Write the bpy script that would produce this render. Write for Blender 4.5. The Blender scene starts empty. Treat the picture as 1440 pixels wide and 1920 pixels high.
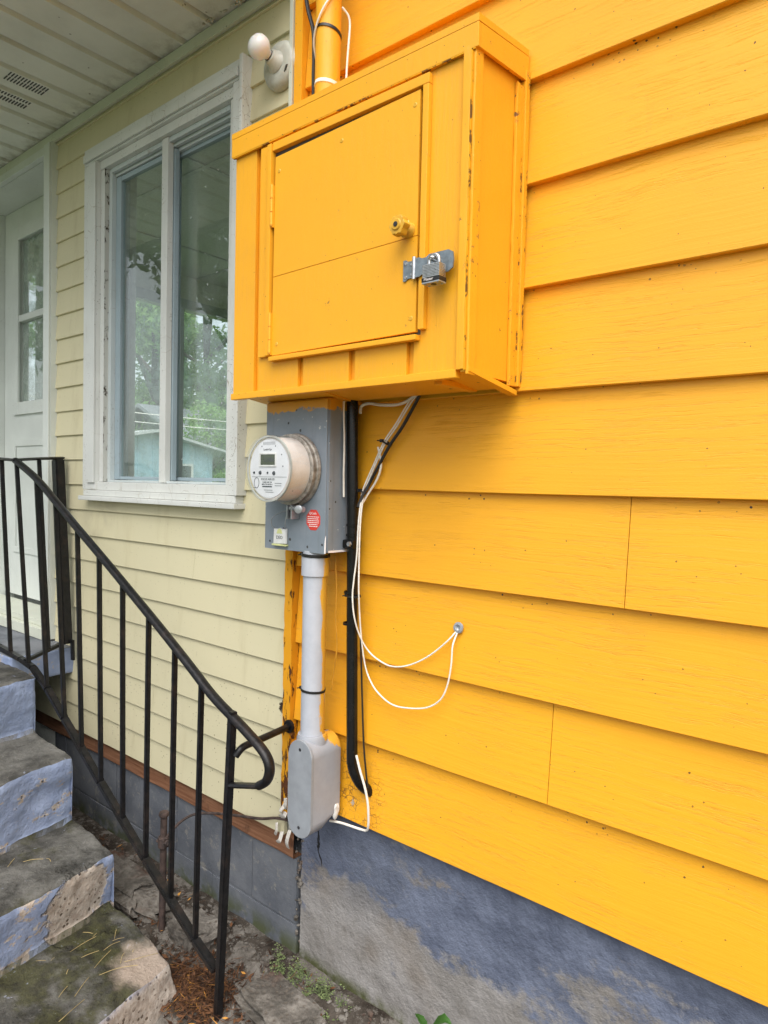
import bpy, bmesh, math, random
import numpy as np
from mathutils import Vector, Matrix, noise as mnoise

random.seed(7)
rng = np.random.default_rng(7)
C = bpy.context.scene.collection
R = math.radians

# ------------------------------------------------------------------ camera
YAW, PITCH, ROLL = 0.694681, -0.037977, 0.022673
CAM = Vector((0.0, -1.307421, 0.874117))
cam = bpy.data.cameras.new("camera")
cam.sensor_width = 36.0
cam.lens = 1287.05 / 1920 * 36.0
cam.clip_start, cam.clip_end = 0.01, 800
co = bpy.data.objects.new("camera", cam)
C.objects.link(co)
fw = Vector((-math.sin(YAW) * math.cos(PITCH), math.cos(YAW) * math.cos(PITCH), math.sin(PITCH)))
rt = Vector((math.cos(YAW), math.sin(YAW), 0))
up = rt.cross(fw)
r2 = rt * math.cos(ROLL) + up * math.sin(ROLL)
u2 = up * math.cos(ROLL) - rt * math.sin(ROLL)
co.matrix_world = Matrix(((r2.x, u2.x, -fw.x, CAM.x), (r2.y, u2.y, -fw.y, CAM.y), (r2.z, u2.z, -fw.z, CAM.z), (0, 0, 0, 1)))
bpy.context.scene.camera = co

# ------------------------------------------------------------------ sky, sun, exposure (overcast daylight)
SUN_ELEV, SUN_AZ = R(57), R(140)          # azimuth from +Y clockwise: front right
world = bpy.data.worlds.new("World")
bpy.context.scene.world = world
world.use_nodes = True
wt = world.node_tree
sky = wt.nodes.new('ShaderNodeTexSky')
sky.sky_type = 'NISHITA'
sky.sun_disc = False
sky.sun_elevation = SUN_ELEV
sky.sun_rotation = SUN_AZ
sky.air_density = 1.0
sky.dust_density = 3.0
hs = wt.nodes.new('ShaderNodeHueSaturation')
hs.inputs['Saturation'].default_value = 0.28
hs.inputs['Value'].default_value = 1.0
wt.links.new(sky.outputs[0], hs.inputs['Color'])
wt.links.new(hs.outputs[0], wt.nodes['Background'].inputs[0])
wt.nodes['Background'].inputs[1].default_value = 0.125
sun = bpy.data.lights.new("sun", 'SUN')
sun.energy = 1.45
sun.angle = R(62)
sun.color = (1.0, 0.965, 0.91)
so = bpy.data.objects.new("sun", sun)
C.objects.link(so)
sd = Vector((math.sin(SUN_AZ) * math.cos(SUN_ELEV), math.cos(SUN_AZ) * math.cos(SUN_ELEV), math.sin(SUN_ELEV)))
so.rotation_euler = sd.to_track_quat('Z', 'Y').to_euler()
vs = bpy.context.scene.view_settings
vs.view_transform = 'Standard'
vs.look = 'None'
vs.gamma = 1
vs.use_curve_mapping = False
vs.exposure = 1.10
cy = bpy.context.scene.cycles
cy.max_bounces = 10
cy.diffuse_bounces = 5
cy.transparent_max_bounces = 24
cy.caustics_reflective = False
cy.caustics_refractive = False


# ------------------------------------------------------------------ node helper
class N:
    def __init__(s, name):
        s.m = bpy.data.materials.new(name)
        s.m.use_nodes = True
        s.t = s.m.node_tree
        s.b = s.t.nodes['Principled BSDF']
        s.tc = s.t.nodes.new('ShaderNodeTexCoord')
        g = s.t.nodes.new('ShaderNodeNewGeometry')
        s.wpos = s.pos = g.outputs['Position']
        s.nrm = g.outputs['True Normal']

    def put(s, sock, v):
        if isinstance(v, bpy.types.NodeSocket):
            s.t.links.new(v, sock)
        elif v is not None:
            if isinstance(v, (tuple, list)) and len(v) == 3 and len(sock.default_value) == 4:
                v = (*v, 1)
            sock.default_value = v

    def scale(s, vec, sc):
        n = s.t.nodes.new('ShaderNodeVectorMath')
        n.operation = 'MULTIPLY'
        s.put(n.inputs[0], vec)
        n.inputs[1].default_value = sc
        return n.outputs[0]

    def vadd(s, a, b):
        n = s.t.nodes.new('ShaderNodeVectorMath')
        n.operation = 'ADD'
        s.put(n.inputs[0], a)
        s.put(n.inputs[1], b)
        return n.outputs[0]

    def dist(s, p, v=None):
        n = s.t.nodes.new('ShaderNodeVectorMath')
        n.operation = 'DISTANCE'
        s.put(n.inputs[0], v or s.wpos)
        n.inputs[1].default_value = p
        return n.outputs['Value']

    def sep(s, v):
        n = s.t.nodes.new('ShaderNodeSeparateXYZ')
        s.put(n.inputs[0], v)
        return n.outputs

    def noise(s, scale=5, detail=4, rough=.55, vec=None, dist=0, col=False):
        n = s.t.nodes.new('ShaderNodeTexNoise')
        s.put(n.inputs['Vector'], vec or s.pos)
        n.inputs['Scale'].default_value = scale
        n.inputs['Detail'].default_value = detail
        n.inputs['Roughness'].default_value = rough
        n.inputs['Distortion'].default_value = dist
        return n.outputs['Color' if col else 'Fac']

    def vor(s, scale, vec=None, feature='F1', out='Distance', rnd=1):
        n = s.t.nodes.new('ShaderNodeTexVoronoi')
        n.feature = feature
        s.put(n.inputs['Vector'], vec or s.pos)
        n.inputs['Scale'].default_value = scale
        n.inputs['Randomness'].default_value = rnd
        return n.outputs[out]

    def math(s, op, a, b=None, c=None, clamp=False):
        n = s.t.nodes.new('ShaderNodeMath')
        n.operation = op
        n.use_clamp = clamp
        s.put(n.inputs[0], a)
        if b is not None: s.put(n.inputs[1], b)
        if c is not None: s.put(n.inputs[2], c)
        return n.outputs[0]

    def rng(s, v, a, b, c=0., d=1.):
        n = s.t.nodes.new('ShaderNodeMapRange')
        n.interpolation_type = 'SMOOTHSTEP'
        s.put(n.inputs[0], v)
        for i, x in enumerate((a, b, c, d)): n.inputs[i + 1].default_value = x
        return n.outputs[0]

    def mix(s, f, a, b, mode='MIX'):
        n = s.t.nodes.new('ShaderNodeMix')
        n.data_type = 'RGBA'
        n.blend_type = mode
        s.put(n.inputs[0], f)
        s.put(n.inputs[6], a)
        s.put(n.inputs[7], b)
        return n.outputs[2]

    def mul(s, *a):
        r = a[0]
        for x in a[1:]: r = s.math('MULTIPLY', r, x, clamp=True)
        return r

    def bump(s, h, strength=.3, dist=.01, nrm=None):
        n = s.t.nodes.new('ShaderNodeBump')
        n.inputs['Strength'].default_value = strength
        n.inputs['Distance'].default_value = dist
        s.put(n.inputs['Height'], h)
        if nrm is not None: s.put(n.inputs['Normal'], nrm)
        return n.outputs[0]

    def specks(s, scale, size, dens, vec=None):
        """sparse round specks: 1 inside"""
        v = s.vadd(vec or s.pos, s.scale(s.noise(scale * 2.3, 2, col=True, vec=vec), (.25 / scale,) * 3))
        d = s.vor(scale, v)
        c = s.sep(s.vor(scale, v, out='Color'))
        sz = s.math('MULTIPLY', c[1], size)
        inside = s.math('LESS_THAN', d, sz)
        return s.mul(inside, s.math('LESS_THAN', c[0], dens))

    def out(s, col, rough=.5, metal=0., nrm=None, spec=.5, **k):
        s.put(s.b.inputs['Base Color'], col)
        s.put(s.b.inputs['Roughness'], rough)
        s.put(s.b.inputs['Metallic'], metal)
        s.put(s.b.inputs['Specular IOR Level'], spec)
        if nrm is not None: s.put(s.b.inputs['Normal'], nrm)
        for a, v in k.items(): s.put(s.b.inputs[a], v)
        return s.m


def simple(name, col, rough=.5, metal=0., var=.15, sc=20, bump=.1, dirt=None, dirt_amt=.5, spec=.5):
    n = N(name)
    f = n.noise(sc, 5, .6)
    c = n.mix(n.rng(f, .3, .7), tuple(x * (1 - var) for x in col), tuple(min(1, x * (1 + var)) for x in col))
    if dirt:
        d = n.mul(n.rng(n.noise(sc * .35, 6, .7), .5, .72), dirt_amt)
        c = n.mix(d, c, dirt)
    return n.out(c, n.rng(f, .2, .8, rough * .85, min(1, rough * 1.15)), metal, n.bump(f, bump, .004), spec)


YEL = (.85, .40, .016)
DIRT = (.05, .035, .02)


def yellow_mat(name, grain=(2.0, 1, 95), lines=1.0, peel=None, spk=.05, chip=False):
    n = N(name)
    wob = n.noise(2.5, 3, .55, col=True)
    p = n.vadd(n.pos, n.scale(wob, (.0, .0, .035) if grain[2] > grain[0] else (.03, 0, 0)))
    g = n.noise(1, 4, .62, vec=n.scale(p, grain))
    ln = n.rng(n.math('ABSOLUTE', n.math('SUBTRACT', g, .5)), .0, .016, 1, 0)
    msk = n.rng(n.noise(2.6, 3, .6, vec=n.scale(n.pos, (1, 1, 2.4))),   .40, .58)
    ln = n.mul(ln, msk, lines)
    big = n.noise(1.7, 4, .6)
    c = n.mix(n.rng(big, .3, .7), YEL, (YEL[0] * .95, YEL[1] * .93, YEL[2] * 1.1))
    c = n.mix(n.mul(n.rng(n.noise(1, 6, .65, vec=n.scale(n.pos, (3, 3, 7))), .50, .8), .28), c, (.68, .32, .02))
    c = n.mix(n.mul(ln, .16), c, (.45, .20, .012))
    sp = n.specks(34, .13, spk)
    sp2 = n.specks(110, .22, spk * .8)
    c = n.mix(n.mul(sp, .85), c, DIRT)
    c = n.mix(n.mul(sp2, .7), c, DIRT)
    if lines >= 1:
        fz = n.math('FRACT', n.math('DIVIDE', n.sep(n.pos)[2], .216))
        cl_ = n.mul(n.rng(fz, .82, .93), n.rng(n.noise(5, 3), .50, .62))
        c = n.mix(n.mul(n.specks(95, .34, .30), cl_), c, DIRT)
        drip = n.mul(n.rng(n.noise(1, 5, .7, vec=n.scale(n.pos, (26, 26, 2.2))), .60, .78), n.rng(n.noise(1.4, 2), .45, .6), .22)
        c = n.mix(drip, c, (.60, .27, .02))
    fine = n.noise(260, 3, .6)
    h = n.math('SUBTRACT', n.math('MULTIPLY', fine, .12), ln)
    h = n.math('ADD', h, n.math('MULTIPLY', g, .5))
    if chip:
        ch = n.mul(n.rng(n.noise(38, 6, .75), .60 + .05 * (chip < 1), .64 + .05 * (chip < 1)), n.rng(n.noise(5, 3), .48, .6))
        c = n.mix(ch, c, (.16, .085, .04))
        h = n.math('SUBTRACT', h, n.math('MULTIPLY', ch, .8))
    if peel:
        near = None
        for q, r0, r1 in peel:
            a = n.rng(n.math('ADD', n.dist(q), n.math('MULTIPLY', n.noise(14, 4, .6), .12)), r0, r1, 1, 0)
            near = a if near is None else n.math('MAXIMUM', near, a)
        cell = n.vor(70, n.vadd(n.pos, n.scale(n.noise(40, 3, col=True), (.012,) * 3)), 'DISTANCE_TO_EDGE')
        cr = n.mul(n.rng(cell, .0, .09, 1, 0), near, n.rng(n.noise(25, 3), .42, .6))
        c = n.mix(n.mul(cr, .9), c, (.22, .09, .02))
        bare = n.mul(near, n.rng(n.noise(30, 5, .7), .62, .68))
        c = n.mix(bare, c, (.45, .38, .30))
        h = n.math('SUBTRACT', h, n.math('MULTIPLY', cr, 2.2))
        h = n.math('ADD', h, n.math('MULTIPLY', n.mul(near, n.noise(45, 3)), 1.6))
    return n.out(c, n.rng(fine, .2, .8, .38, .55), 0, n.bump(h, .38, .004), .42)


M = {}
M['yellow'] = yellow_mat('yellow_painted_siding', peel=[((-1.18, 0, .075), .11, .21)])
M['yellow_v'] = yellow_mat('yellow_painted_plywood', grain=(130, 130, 3), lines=.35, spk=.035)
M['yellow_s'] = yellow_mat('yellow_painted_board', grain=(70, 70, 9), lines=.12, spk=.07, chip=.35)
M['yellow_chip'] = yellow_mat('yellow_chipped_trim', grain=(60, 60, 3), lines=.3, spk=.12, chip=True)


def strip_mat():
    n = N('peeling_rusty_trim')
    f = n.noise(1, 6, .7, vec=n.scale(n.pos, (60, 60, 16)))
    z = n.sep(n.pos)[2]
    pl = n.rng(n.math('ADD', f, n.rng(z, -.1, .55, .05, -.07)), .53, .56)
    c = n.mix(pl, (.70, .31, .012), (.10, .035, .012))
    c = n.mix(n.mul(n.rng(n.noise(30, 4), .6, .66), pl), c, (.35, .22, .12))
    return n.out(c, .65, 0, n.bump(n.math('MULTIPLY', pl, -1.), 1., .006), .3)


M['strip'] = strip_mat()


def cream_mat():
    n = N('cream_vinyl_siding')
    big = n.noise(1.3, 4, .6)
    c = n.mix(n.rng(big, .3, .7), (.625, .57, .375), (.595, .548, .365))
    z = n.sep(n.pos)
    stain = n.mul(n.rng(n.noise(1, 5, .7, vec=n.scale(n.pos, (9, 9, 1.6))), .52, .75), .4)
    c = n.mix(stain, c, (.42, .36, .2))
    low = n.rng(z[2], .75, -.1, 0, 1)
    sp = n.mul(n.specks(55, .22, .20), n.math('MAXIMUM', low, .35))
    sp2 = n.mul(n.specks(130, .30, .16), n.math('MAXIMUM', low, .3))
    c = n.mix(n.mul(n.math('MAXIMUM', sp, sp2), .75), c, (.13, .085, .04))
    rot = n.rng(n.math('ADD', n.dist((-1.452, 0, .236)), n.math('MULTIPLY', n.math('SUBTRACT', n.noise(60, 5, .75), .5), .05)), .014, .018, 1, 0)
    c = n.mix(rot, c, (.035, .022, .014))
    near = n.mul(n.rng(n.dist((-2.5, 0, .75)), .0, .22, 1, 0), n.rng(n.noise(7, 4), .4, .65), .4)
    c = n.mix(near, c, (.25, .2, .13))
    g = n.noise(1, 3, .5, vec=n.scale(n.pos, (6, 6, 130)))
    return n.out(c, .5, 0, n.bump(n.math('ADD', n.math('MULTIPLY', g, .3), n.noise(300, 2)), .12, .002), .35)


M['cream'] = cream_mat()


def trim_mat(name, col, dirt=.5, grime=(.07, .045, .025)):
    n = N(name)
    z = n.sep(n.pos)
    st = n.rng(n.noise(1, 6, .7, vec=n.scale(n.pos, (22, 22, 4))), .55, .75)
    c = n.mix(n.rng(n.noise(5, 4), .3, .7), col, tuple(x * .9 for x in col))
    c = n.mix(n.mul(st, dirt * .5), c, (.36, .31, .2))
    sp = n.math('MAXIMUM', n.specks(75, .20, .40), n.specks(170, .34, .45))
    sp = n.mul(sp, n.rng(n.noise(1, 4, .65, vec=n.scale(n.pos, (13, 13, 3.2))), .50, .62))
    stk = n.mul(n.rng(n.noise(1, 6, .75, vec=n.scale(n.pos, (60, 60, 14))), .66, .70), n.rng(n.noise(4, 3), .45, .6))
    sp = n.math('MAXIMUM', sp, n.math('MULTIPLY', stk, .8))
    c = n.mix(n.mul(sp, .9 * dirt + .15), c, grime)
    crk = n.rng(n.vor(16, n.vadd(n.pos, n.scale(n.noise(9, 3, col=True), (.05,) * 3)), 'DISTANCE_TO_EDGE'), .0, .012, 1, 0)
    crk = n.mul(crk, n.rng(n.noise(4, 3), .5, .6))
    c = n.mix(n.mul(crk, dirt), c, (.22, .15, .08))
    return n.out(c, .45, 0, n.bump(n.noise(60, 4), .15, .002), .4)


def seam_mat(name='cracked_dark_seam', light=(.5, .5, .46), a=.40, b=.45, dark=(.05, .035, .022)):
    n = N(name)
    f = n.rng(n.noise(1, 6, .75, vec=n.scale(n.pos, (40, 40, 22))), a, b)
    return n.out(n.mix(f, dark, light), .8, 0, n.bump(f, .5, .003), .2)


M['seam'] = seam_mat()
M['seam_y'] = seam_mat('cracked_yellow_seam', (.74, .35, .012), .42, .47, (.16, .075, .02))
M['white_trim'] = trim_mat('weathered_white_trim', (.66, .67, .64), .6)
M['white_door'] = trim_mat('white_painted_door', (.66, .69, .65), .2)
M['vinyl'] = trim_mat('grey_white_vinyl', (.55, .60, .60), .45)
M['sash'] = trim_mat('aluminium_sash', (.34, .42, .46), .3)
M['jchannel'] = trim_mat('cream_white_channel', (.60, .62, .52), .4)


def soffit_mat():
    n = N('soffit_vinyl')
    c = n.mix(n.rng(n.noise(4, 5, .65), .35, .7), (.74, .74, .68), (.64, .64, .585))
    c = n.mix(n.mul(n.specks(40, .2, .1), .7), c, (.12, .1, .07))
    y = n.sep(n.pos)[1]
    edge = n.mul(n.rng(y, -.12, -.01, 0, 1), n.rng(n.noise(18, 5, .7), .4, .7), .45)
    c = n.mix(edge, c, (.2, .17, .12))
    return n.out(c, .6, 0, n.bump(n.noise(300, 3), .25, .002), .3)


M['soffit'] = soffit_mat()
M['slot'] = simple('dark_slot', (.06, .06, .055), .8)  # dark colour; in the vents and door gap it stands in for shade


def found_mat():
    n = N('blue_painted_stucco_foundation')
    z = n.sep(n.pos)
    sl = n.vadd(n.pos, n.scale(n.noise(3, 4, col=True), (.12, .12, .12)))
    w = n.noise(1, 6, .62, vec=n.scale(sl, (2.6, 2.6, 5.5)))
    hgt = n.rng(z[2], -.45, 0, .17, -.17)
    worn = n.rng(n.math('ADD', w, hgt), .36, .64)
    fine = n.noise(120, 4, .7)
    blue = n.mix(n.rng(n.noise(14, 5, .6), .3, .7), (.085, .10, .145), (.145, .168, .232))
    tan = n.mix(n.rng(n.noise(9, 5, .65), .3, .7), (.19, .178, .165), (.285, .272, .262))
    tan = n.mix(n.mul(n.rng(n.noise(2.8, 4), .5, .7), .6), tan, (.17, .13, .09))
    worn2 = n.rng(n.math('ADD', worn, n.math('MULTIPLY', n.math('SUBTRACT', n.noise(34, 7, .8), .5), 1.9)), .22, .78)
    c = n.mix(worn2, blue, tan)
    c = n.mix(n.mul(n.rng(n.dist((-1.15, 0, -.05)), .05, .3, .55, 0), n.rng(n.noise(12, 4), .3, .6)), c, (.10, .115, .15))
    c = n.mix(n.mul(n.rng(z[2], -.43, -.47, 0, 1), n.rng(n.noise(20, 4), .35, .6)), c, (.07, .075, .03))
    crx = n.math('ABSOLUTE', n.math('ADD', n.math('SUBTRACT', z[0], -1.318), n.math('MULTIPLY', n.math('SUBTRACT', n.noise(9, 4), .5), .09)))
    cr = n.mul(n.rng(crx, .001, .004, 1, 0), n.rng(z[2], -.19, -.16, 0, 1))
    c = n.mix(cr, c, (.02, .02, .02))
    h = n.math('ADD', n.math('MULTIPLY', fine, .35), n.noise(35, 5, .7))
    h = n.math('ADD', h, n.math('MULTIPLY', n.noise(7, 3), 1.5))
    h = n.math('SUBTRACT', h, n.math('MULTIPLY', cr, 1.5))
    return n.out(c, .85, 0, n.bump(h, .8, .009), .25)


M['foundation'] = found_mat()


def block_mat():
    n = N('grey_painted_block')
    fine = n.noise(110, 5, .7)
    c = n.mix(n.rng(n.noise(5, 5, .65), .3, .7), (.085, .094, .112), (.155, .165, .182))
    c = n.mix(n.mul(n.rng(n.noise(22, 6, .75), .55, .64), .7), c, (.23, .22, .20))
    z = n.sep(n.pos)[2]
    c = n.mix(n.mul(n.rng(z, -.40, -.47, 0, 1), n.rng(n.noise(16, 4), .35, .6)), c, (.07, .08, .04))
    h = n.math('ADD', n.math('MULTIPLY', fine, .4), n.noise(30, 4))
    return n.out(c, .85, 0, n.bump(h, .5, .006), .25)


M['block'] = block_mat()


def rimwood():
    n = N('bare_brown_wood')
    g = n.noise(1, 5, .7, vec=n.scale(n.pos, (4, 60, 90)))
    c = n.mix(n.rng(g, .3, .7), (.16, .068, .035), (.27, .135, .075))
    c = n.mix(n.rng(n.noise(11, 5, .7), .55, .72), c, (.09, .045, .028))
    return n.out(c, .8, 0, n.bump(g, .5, .004), .2)


M['rimwood'] = rimwood()


def step_mat():
    n = N('worn_blue_painted_concrete')
    nz = n.sep(n.nrm)[2]
    p = n.sep(n.pos)
    up_ = n.rng(nz, .45, .8)
    fine = n.noise(130, 5, .75)
    blue = n.mix(n.rng(n.noise(9, 5, .65), .3, .7), (.215, .265, .40), (.30, .355, .50))
    agg = n.mix(n.math('MAXIMUM', n.specks(85, .42, .5), n.specks(45, .30, .35)), n.mix(n.rng(n.noise(40, 5, .7), .35, .65), (.34, .28, .23), (.50, .44, .38)), (.13, .10, .075))
    agg = n.mix(n.rng(n.noise(30, 4), .5, .7), agg, (.50, .42, .35))
    bare = n.rng(n.math('ADD', n.noise(1, 6, .7, vec=n.scale(n.pos, (9, 9, 18))), n.rng(p[2], .1, -.4, -.03, .06)), .585, .625)
    big = n.rng(n.math('ADD', n.dist((-1.90, -.36, -.37), n.pos), n.math('MULTIPLY', n.noise(16, 5, .65), .16)), .175, .195, 1, 0)
    low = n.rng(p[2], -.43, -.47, 0, 1)
    bare = n.math('MAXIMUM', n.math('MAXIMUM', bare, big), low)
    side = n.mix(bare, blue, agg)
    gr = n.mix(n.rng(n.noise(7, 6, .72), .35, .68), (.042, .041, .037), (.155, .15, .138))
    gr = n.mix(n.rng(n.noise(55, 5, .75), .58, .78), gr, (.22, .21, .19))
    moss = n.mul(n.rng(n.math('ADD', n.noise(5, 5, .65), n.rng(p[2], -.1, -.4, -.13, .10)), .47, .62), .85)
    gr = n.mix(moss, gr, n.mix(n.rng(n.noise(26, 5, .7), .35, .65), (.022, .021, .011), (.06, .06, .022)))
    nose = n.mul(n.rng(n.noise(26, 6, .75), .64, .68), .7)
    gr = n.mix(nose, gr, (.26, .28, .35))
    dd = n.rng(n.math('ADD', n.dist((-1.6, -.25, -.445), n.pos), n.math('MULTIPLY', n.noise(14, 4), .15)), .17, .24, 1, 0)
    gr = n.mix(n.mul(dd, .85), gr, (.42, .34, .28))
    c = n.mix(up_, side, gr)
    h = n.math('ADD', n.math('MULTIPLY', fine, .4), n.noise(28, 5, .7))
    h = n.math('SUBTRACT', h, n.mul(bare, n.math('MAXIMUM', n.specks(85, .42, .5), n.specks(45, .30, .35)), .8))
    h = n.math('SUBTRACT', h, n.math('MULTIPLY', big, .8))
    return n.out(c, .88, 0, n.bump(h, .95, .011), .2)


M['steps'] = step_mat()


def landing_mat():
    n = N('grey_painted_landing')
    nz = n.sep(n.nrm)[2]
    gr = n.mix(n.rng(n.noise(6, 6, .7), .35, .65), (.11, .12, .135), (.20, .21, .23))
    blue = n.mix(n.rng(n.noise(12, 5, .65), .3, .7), (.20, .25, .385), (.28, .335, .48))
    wear = n.rng(n.noise(22, 5, .7), .58, .64)
    blue = n.mix(wear, blue, (.34, .31, .28))
    return n.out(n.mix(n.rng(nz, .4, .8), blue, gr), .8, 0, n.bump(n.noise(50, 5, .7), .5, .006), .25)


M['landing'] = landing_mat()
M['black'] = simple('black_painted_iron', (.008, .008, .009), .36, 0, .3, 60, .35, (.06, .038, .028), .3, .3)
M['blackpipe'] = simple('black_plastic_pipe', (.007, .007, .007), .25, 0, .25, 30, .08, (.04, .035, .03), .2, .3)
M['tie'] = simple('black_nylon', (.01, .01, .01), .45)
M['rust'] = simple('rusty_iron', (.055, .036, .03), .85, 0, .5, 50, .6, (.035, .03, .03), .8)
M['whitecable'] = simple('white_cable', (.80, .77, .70), .45, 0, .06, 40, .05, (.5, .43, .32), .4)
M['blackcable'] = simple('black_cable', (.012, .012, .012), .45)
M['yellowcable'] = simple('yellow_painted_wire', (.55, .26, .02), .5)
M['greybox'] = None


def greybox():
    n = N('grey_painted_steel_box')
    f = n.noise(14, 5, .65)
    c = n.mix(n.rng(f, .3, .7), (.19, .225, .26), (.235, .265, .30))
    p = n.sep(n.pos)
    st = n.mul(n.rng(n.noise(1, 5, .7, vec=n.scale(n.pos, (40, 40, 4))), .52, .75), .35)
    c = n.mix(st, c, (.13, .145, .16))
    sp = n.math('MAXIMUM', n.mul(n.specks(60, .25, .10), .9), n.mul(n.specks(25, .16, .10), .9))
    c = n.mix(sp, c, (.03, .025, .02))
    ch = n.mul(n.rng(n.noise(45, 5, .7), .64, .67), n.rng(n.noise(8, 3), .5, .6))
    c = n.mix(ch, c, (.6, .6, .58))
    zt = n.math('ADD', p[2], n.math('MULTIPLY', n.noise(25, 4, .7), .05))
    top = n.rng(zt, 1.083, 1.087)
    c = n.mix(top, c, (.62, .30, .02))
    return n.out(c, n.rng(f, .3, .7, .38, .5), 0, n.bump(f, .1, .003), .45)


M['greybox'] = greybox()


def pvc(name='grey_pvc', k=1.):
    n = N(name)
    f = n.noise(18, 5, .65)
    c = n.mix(n.rng(f, .3, .7), (.40 * k, .42 * k, .465 * k), (.455 * k, .475 * k, .52 * k))
    st = n.mul(n.rng(n.noise(1, 5, .7, vec=n.scale(n.pos, (50, 50, 5))), .55, .75), .3)
    c = n.mix(st, c, (.3, .31, .33))
    p = n.sep(n.pos)
    u = n.math('ADD', n.math('MULTIPLY', n.math('ADD', p[0], 1.254), .72), n.math('MULTIPLY', n.math('ADD', p[1], .072), .69))
    u = n.math('ADD', u, n.math('MULTIPLY', n.math('SUBTRACT', n.noise(1, 5, .65, vec=n.scale(n.pos, (22, 22, 7))), .5), .05))
    thr = n.rng(p[2], .17, .25, .082, .021)
    paint = n.rng(n.math('SUBTRACT', u, thr), -.002, .002)
    c = n.mix(n.mul(paint, n.rng(n.noise(1, 4, .6, vec=n.scale(n.pos, (9, 9, 4))), .34, .40)), c, (.70, .37, .04))
    c = n.mix(n.mul(n.specks(70, .2, .1), .7), c, (.1, .08, .06))
    return n.out(c, .42, 0, n.bump(f, .1, .002), .4)


M['pvc'] = pvc()
M['pvcbody'] = pvc('grey_pvc_elbow', .76)
M['pvcgrey'] = simple('grey_pvc_fitting', (.27, .29, .315), .42, 0, .1, 22, .1, (.2, .2, .2), .4)
M['steel'] = simple('galvanised_steel', (.42, .44, .46), .38, .7, .15, 60, .1, (.2, .2, .2), .3)
M['hasp'] = simple('zinc_hasp_plate', (.20, .24, .27), .42, .35, .2, 90, .1)
M['chrome'] = simple('dull_steel', (.55, .56, .57), .3, .9, .12, 60, .15, (.25, .24, .22), .4)
M['ring'] = simple('galvanised_ring', (.36, .33, .29), .5, .55, .35, 70, .35, (.12, .09, .06), .6)
M['brass'] = simple('brass', (.55, .38, .12), .35, .9)
M['meterbody'] = simple('off_white_meter_body', (.70, .655, .62), .4, 0, .06, 30, .05, (.5, .42, .36), .4)
M['meterface'] = simple('pale_meter_face', (.70, .71, .74), .5, 0, .04, 30, .02)
M['lcd'] = simple('green_grey_display', (.055, .075, .04), .3)
M['print'] = simple('dark_print', (.05, .06, .07), .6)
M['whiteplastic'] = simple('white_plastic', (.72, .72, .70), .4)
M['red'] = simple('red_sticker', (.62, .045, .03), .45, 0, .1, 30, .02)
M['whiteprint'] = simple('white_print', (.80, .74, .72), .5)
M['limetag'] = simple('pale_yellow_plastic', (.62, .64, .30), .45)
M['lampbase'] = simple('painted_porcelain_base', (.50, .51, .45), .45, 0, .1, 25, .15, (.18, .14, .09), .45)
M['blackprint'] = simple('black_band', (.015, .014, .014), .4)


def bulb():
    n = N('frosted_bulb_glass')
    return n.out((.78, .78, .78), .18, 0, None, .5, **{'Subsurface Weight': .3, 'Subsurface Scale': .01})


M['bulb'] = bulb()


def glass(name, tint=(.93, .97, .96), haze=.05, hazecol=(.8, .85, .82), boost=1.0, veil=False):
    n = N(name)
    t = n.t
    tr = t.nodes.new('ShaderNodeBsdfTransparent')
    tr.inputs[0].default_value = (*tint, 1)
    gl = t.nodes.new('ShaderNodeBsdfGlossy')
    gl.inputs['Roughness'].default_value = .012
    gl.inputs[0].default_value = (1, 1, 1, 1)
    df = t.nodes.new('ShaderNodeBsdfTranslucent' if veil else 'ShaderNodeBsdfDiffuse')
    df.inputs[0].default_value = (*hazecol, 1)
    lw = t.nodes.new('ShaderNodeLayerWeight')
    fres = n.math('MULTIPLY_ADD', n.math('POWER', lw.outputs['Facing'], 5.), .92, .05)
    m1 = t.nodes.new('ShaderNodeMixShader')
    m2 = t.nodes.new('ShaderNodeMixShader')
    dirt = n.math('MULTIPLY', n.rng(n.noise(6, 6, .7), .25, .8), haze * 2)  # pane dirt; also the pale veil painted into the lightened panes
    sp = n.mul(n.specks(60, .2, .12), .5)
    t.links.new(n.math('MAXIMUM', dirt, sp), m1.inputs[0])
    t.links.new(tr.outputs[0], m1.inputs[1])
    t.links.new(df.outputs[0], m1.inputs[2])
    t.links.new(n.math('MULTIPLY', fres, boost, clamp=True), m2.inputs[0])
    t.links.new(m1.outputs[0], m2.inputs[1])
    t.links.new(gl.outputs[0], m2.inputs[2])
    t.links.new(m2.outputs[0], t.nodes['Material Output'].inputs[0])
    return n.m


M['glass'] = glass('window_glass', haze=.03, boost=1.2)
M['doorglass'] = glass('lightened_door_glass', haze=.42, hazecol=(.5, .56, .5))  # pale diffuse haze painted in to lighten the dark door panes
M['veilglass'] = glass('veiled_window_glass', (.97, 1., .99), .28, (.80, .95, .88), .3, True)  # translucent pale veil painted in to brighten the view outside
M['meterglass'] = glass('clear_meter_cover', (.97, .975, .97), .02, (.75, .76, .74))


def leaf_mat(name, a, b, tc=(.16, .22, .03)):
    n = N(name)
    c = n.mix(n.rng(n.noise(1.3, 4), .3, .7), a, b)
    c = n.mix(n.rng(n.noise(9, 2), .3, .7), c, tuple(x * .6 for x in a))
    t = n.t
    n.out(c, .5, 0, None, .3)
    tl = t.nodes.new('ShaderNodeBsdfTranslucent')
    n.put(tl.inputs[0], n.mix(.5, c, tc))
    mx = t.nodes.new('ShaderNodeMixShader')
    mx.inputs[0].default_value = .45
    t.links.new(n.b.outputs[0], mx.inputs[1])
    t.links.new(tl.outputs[0], mx.inputs[2])
    t.links.new(mx.outputs[0], t.nodes['Material Output'].inputs[0])
    return n.m


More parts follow.
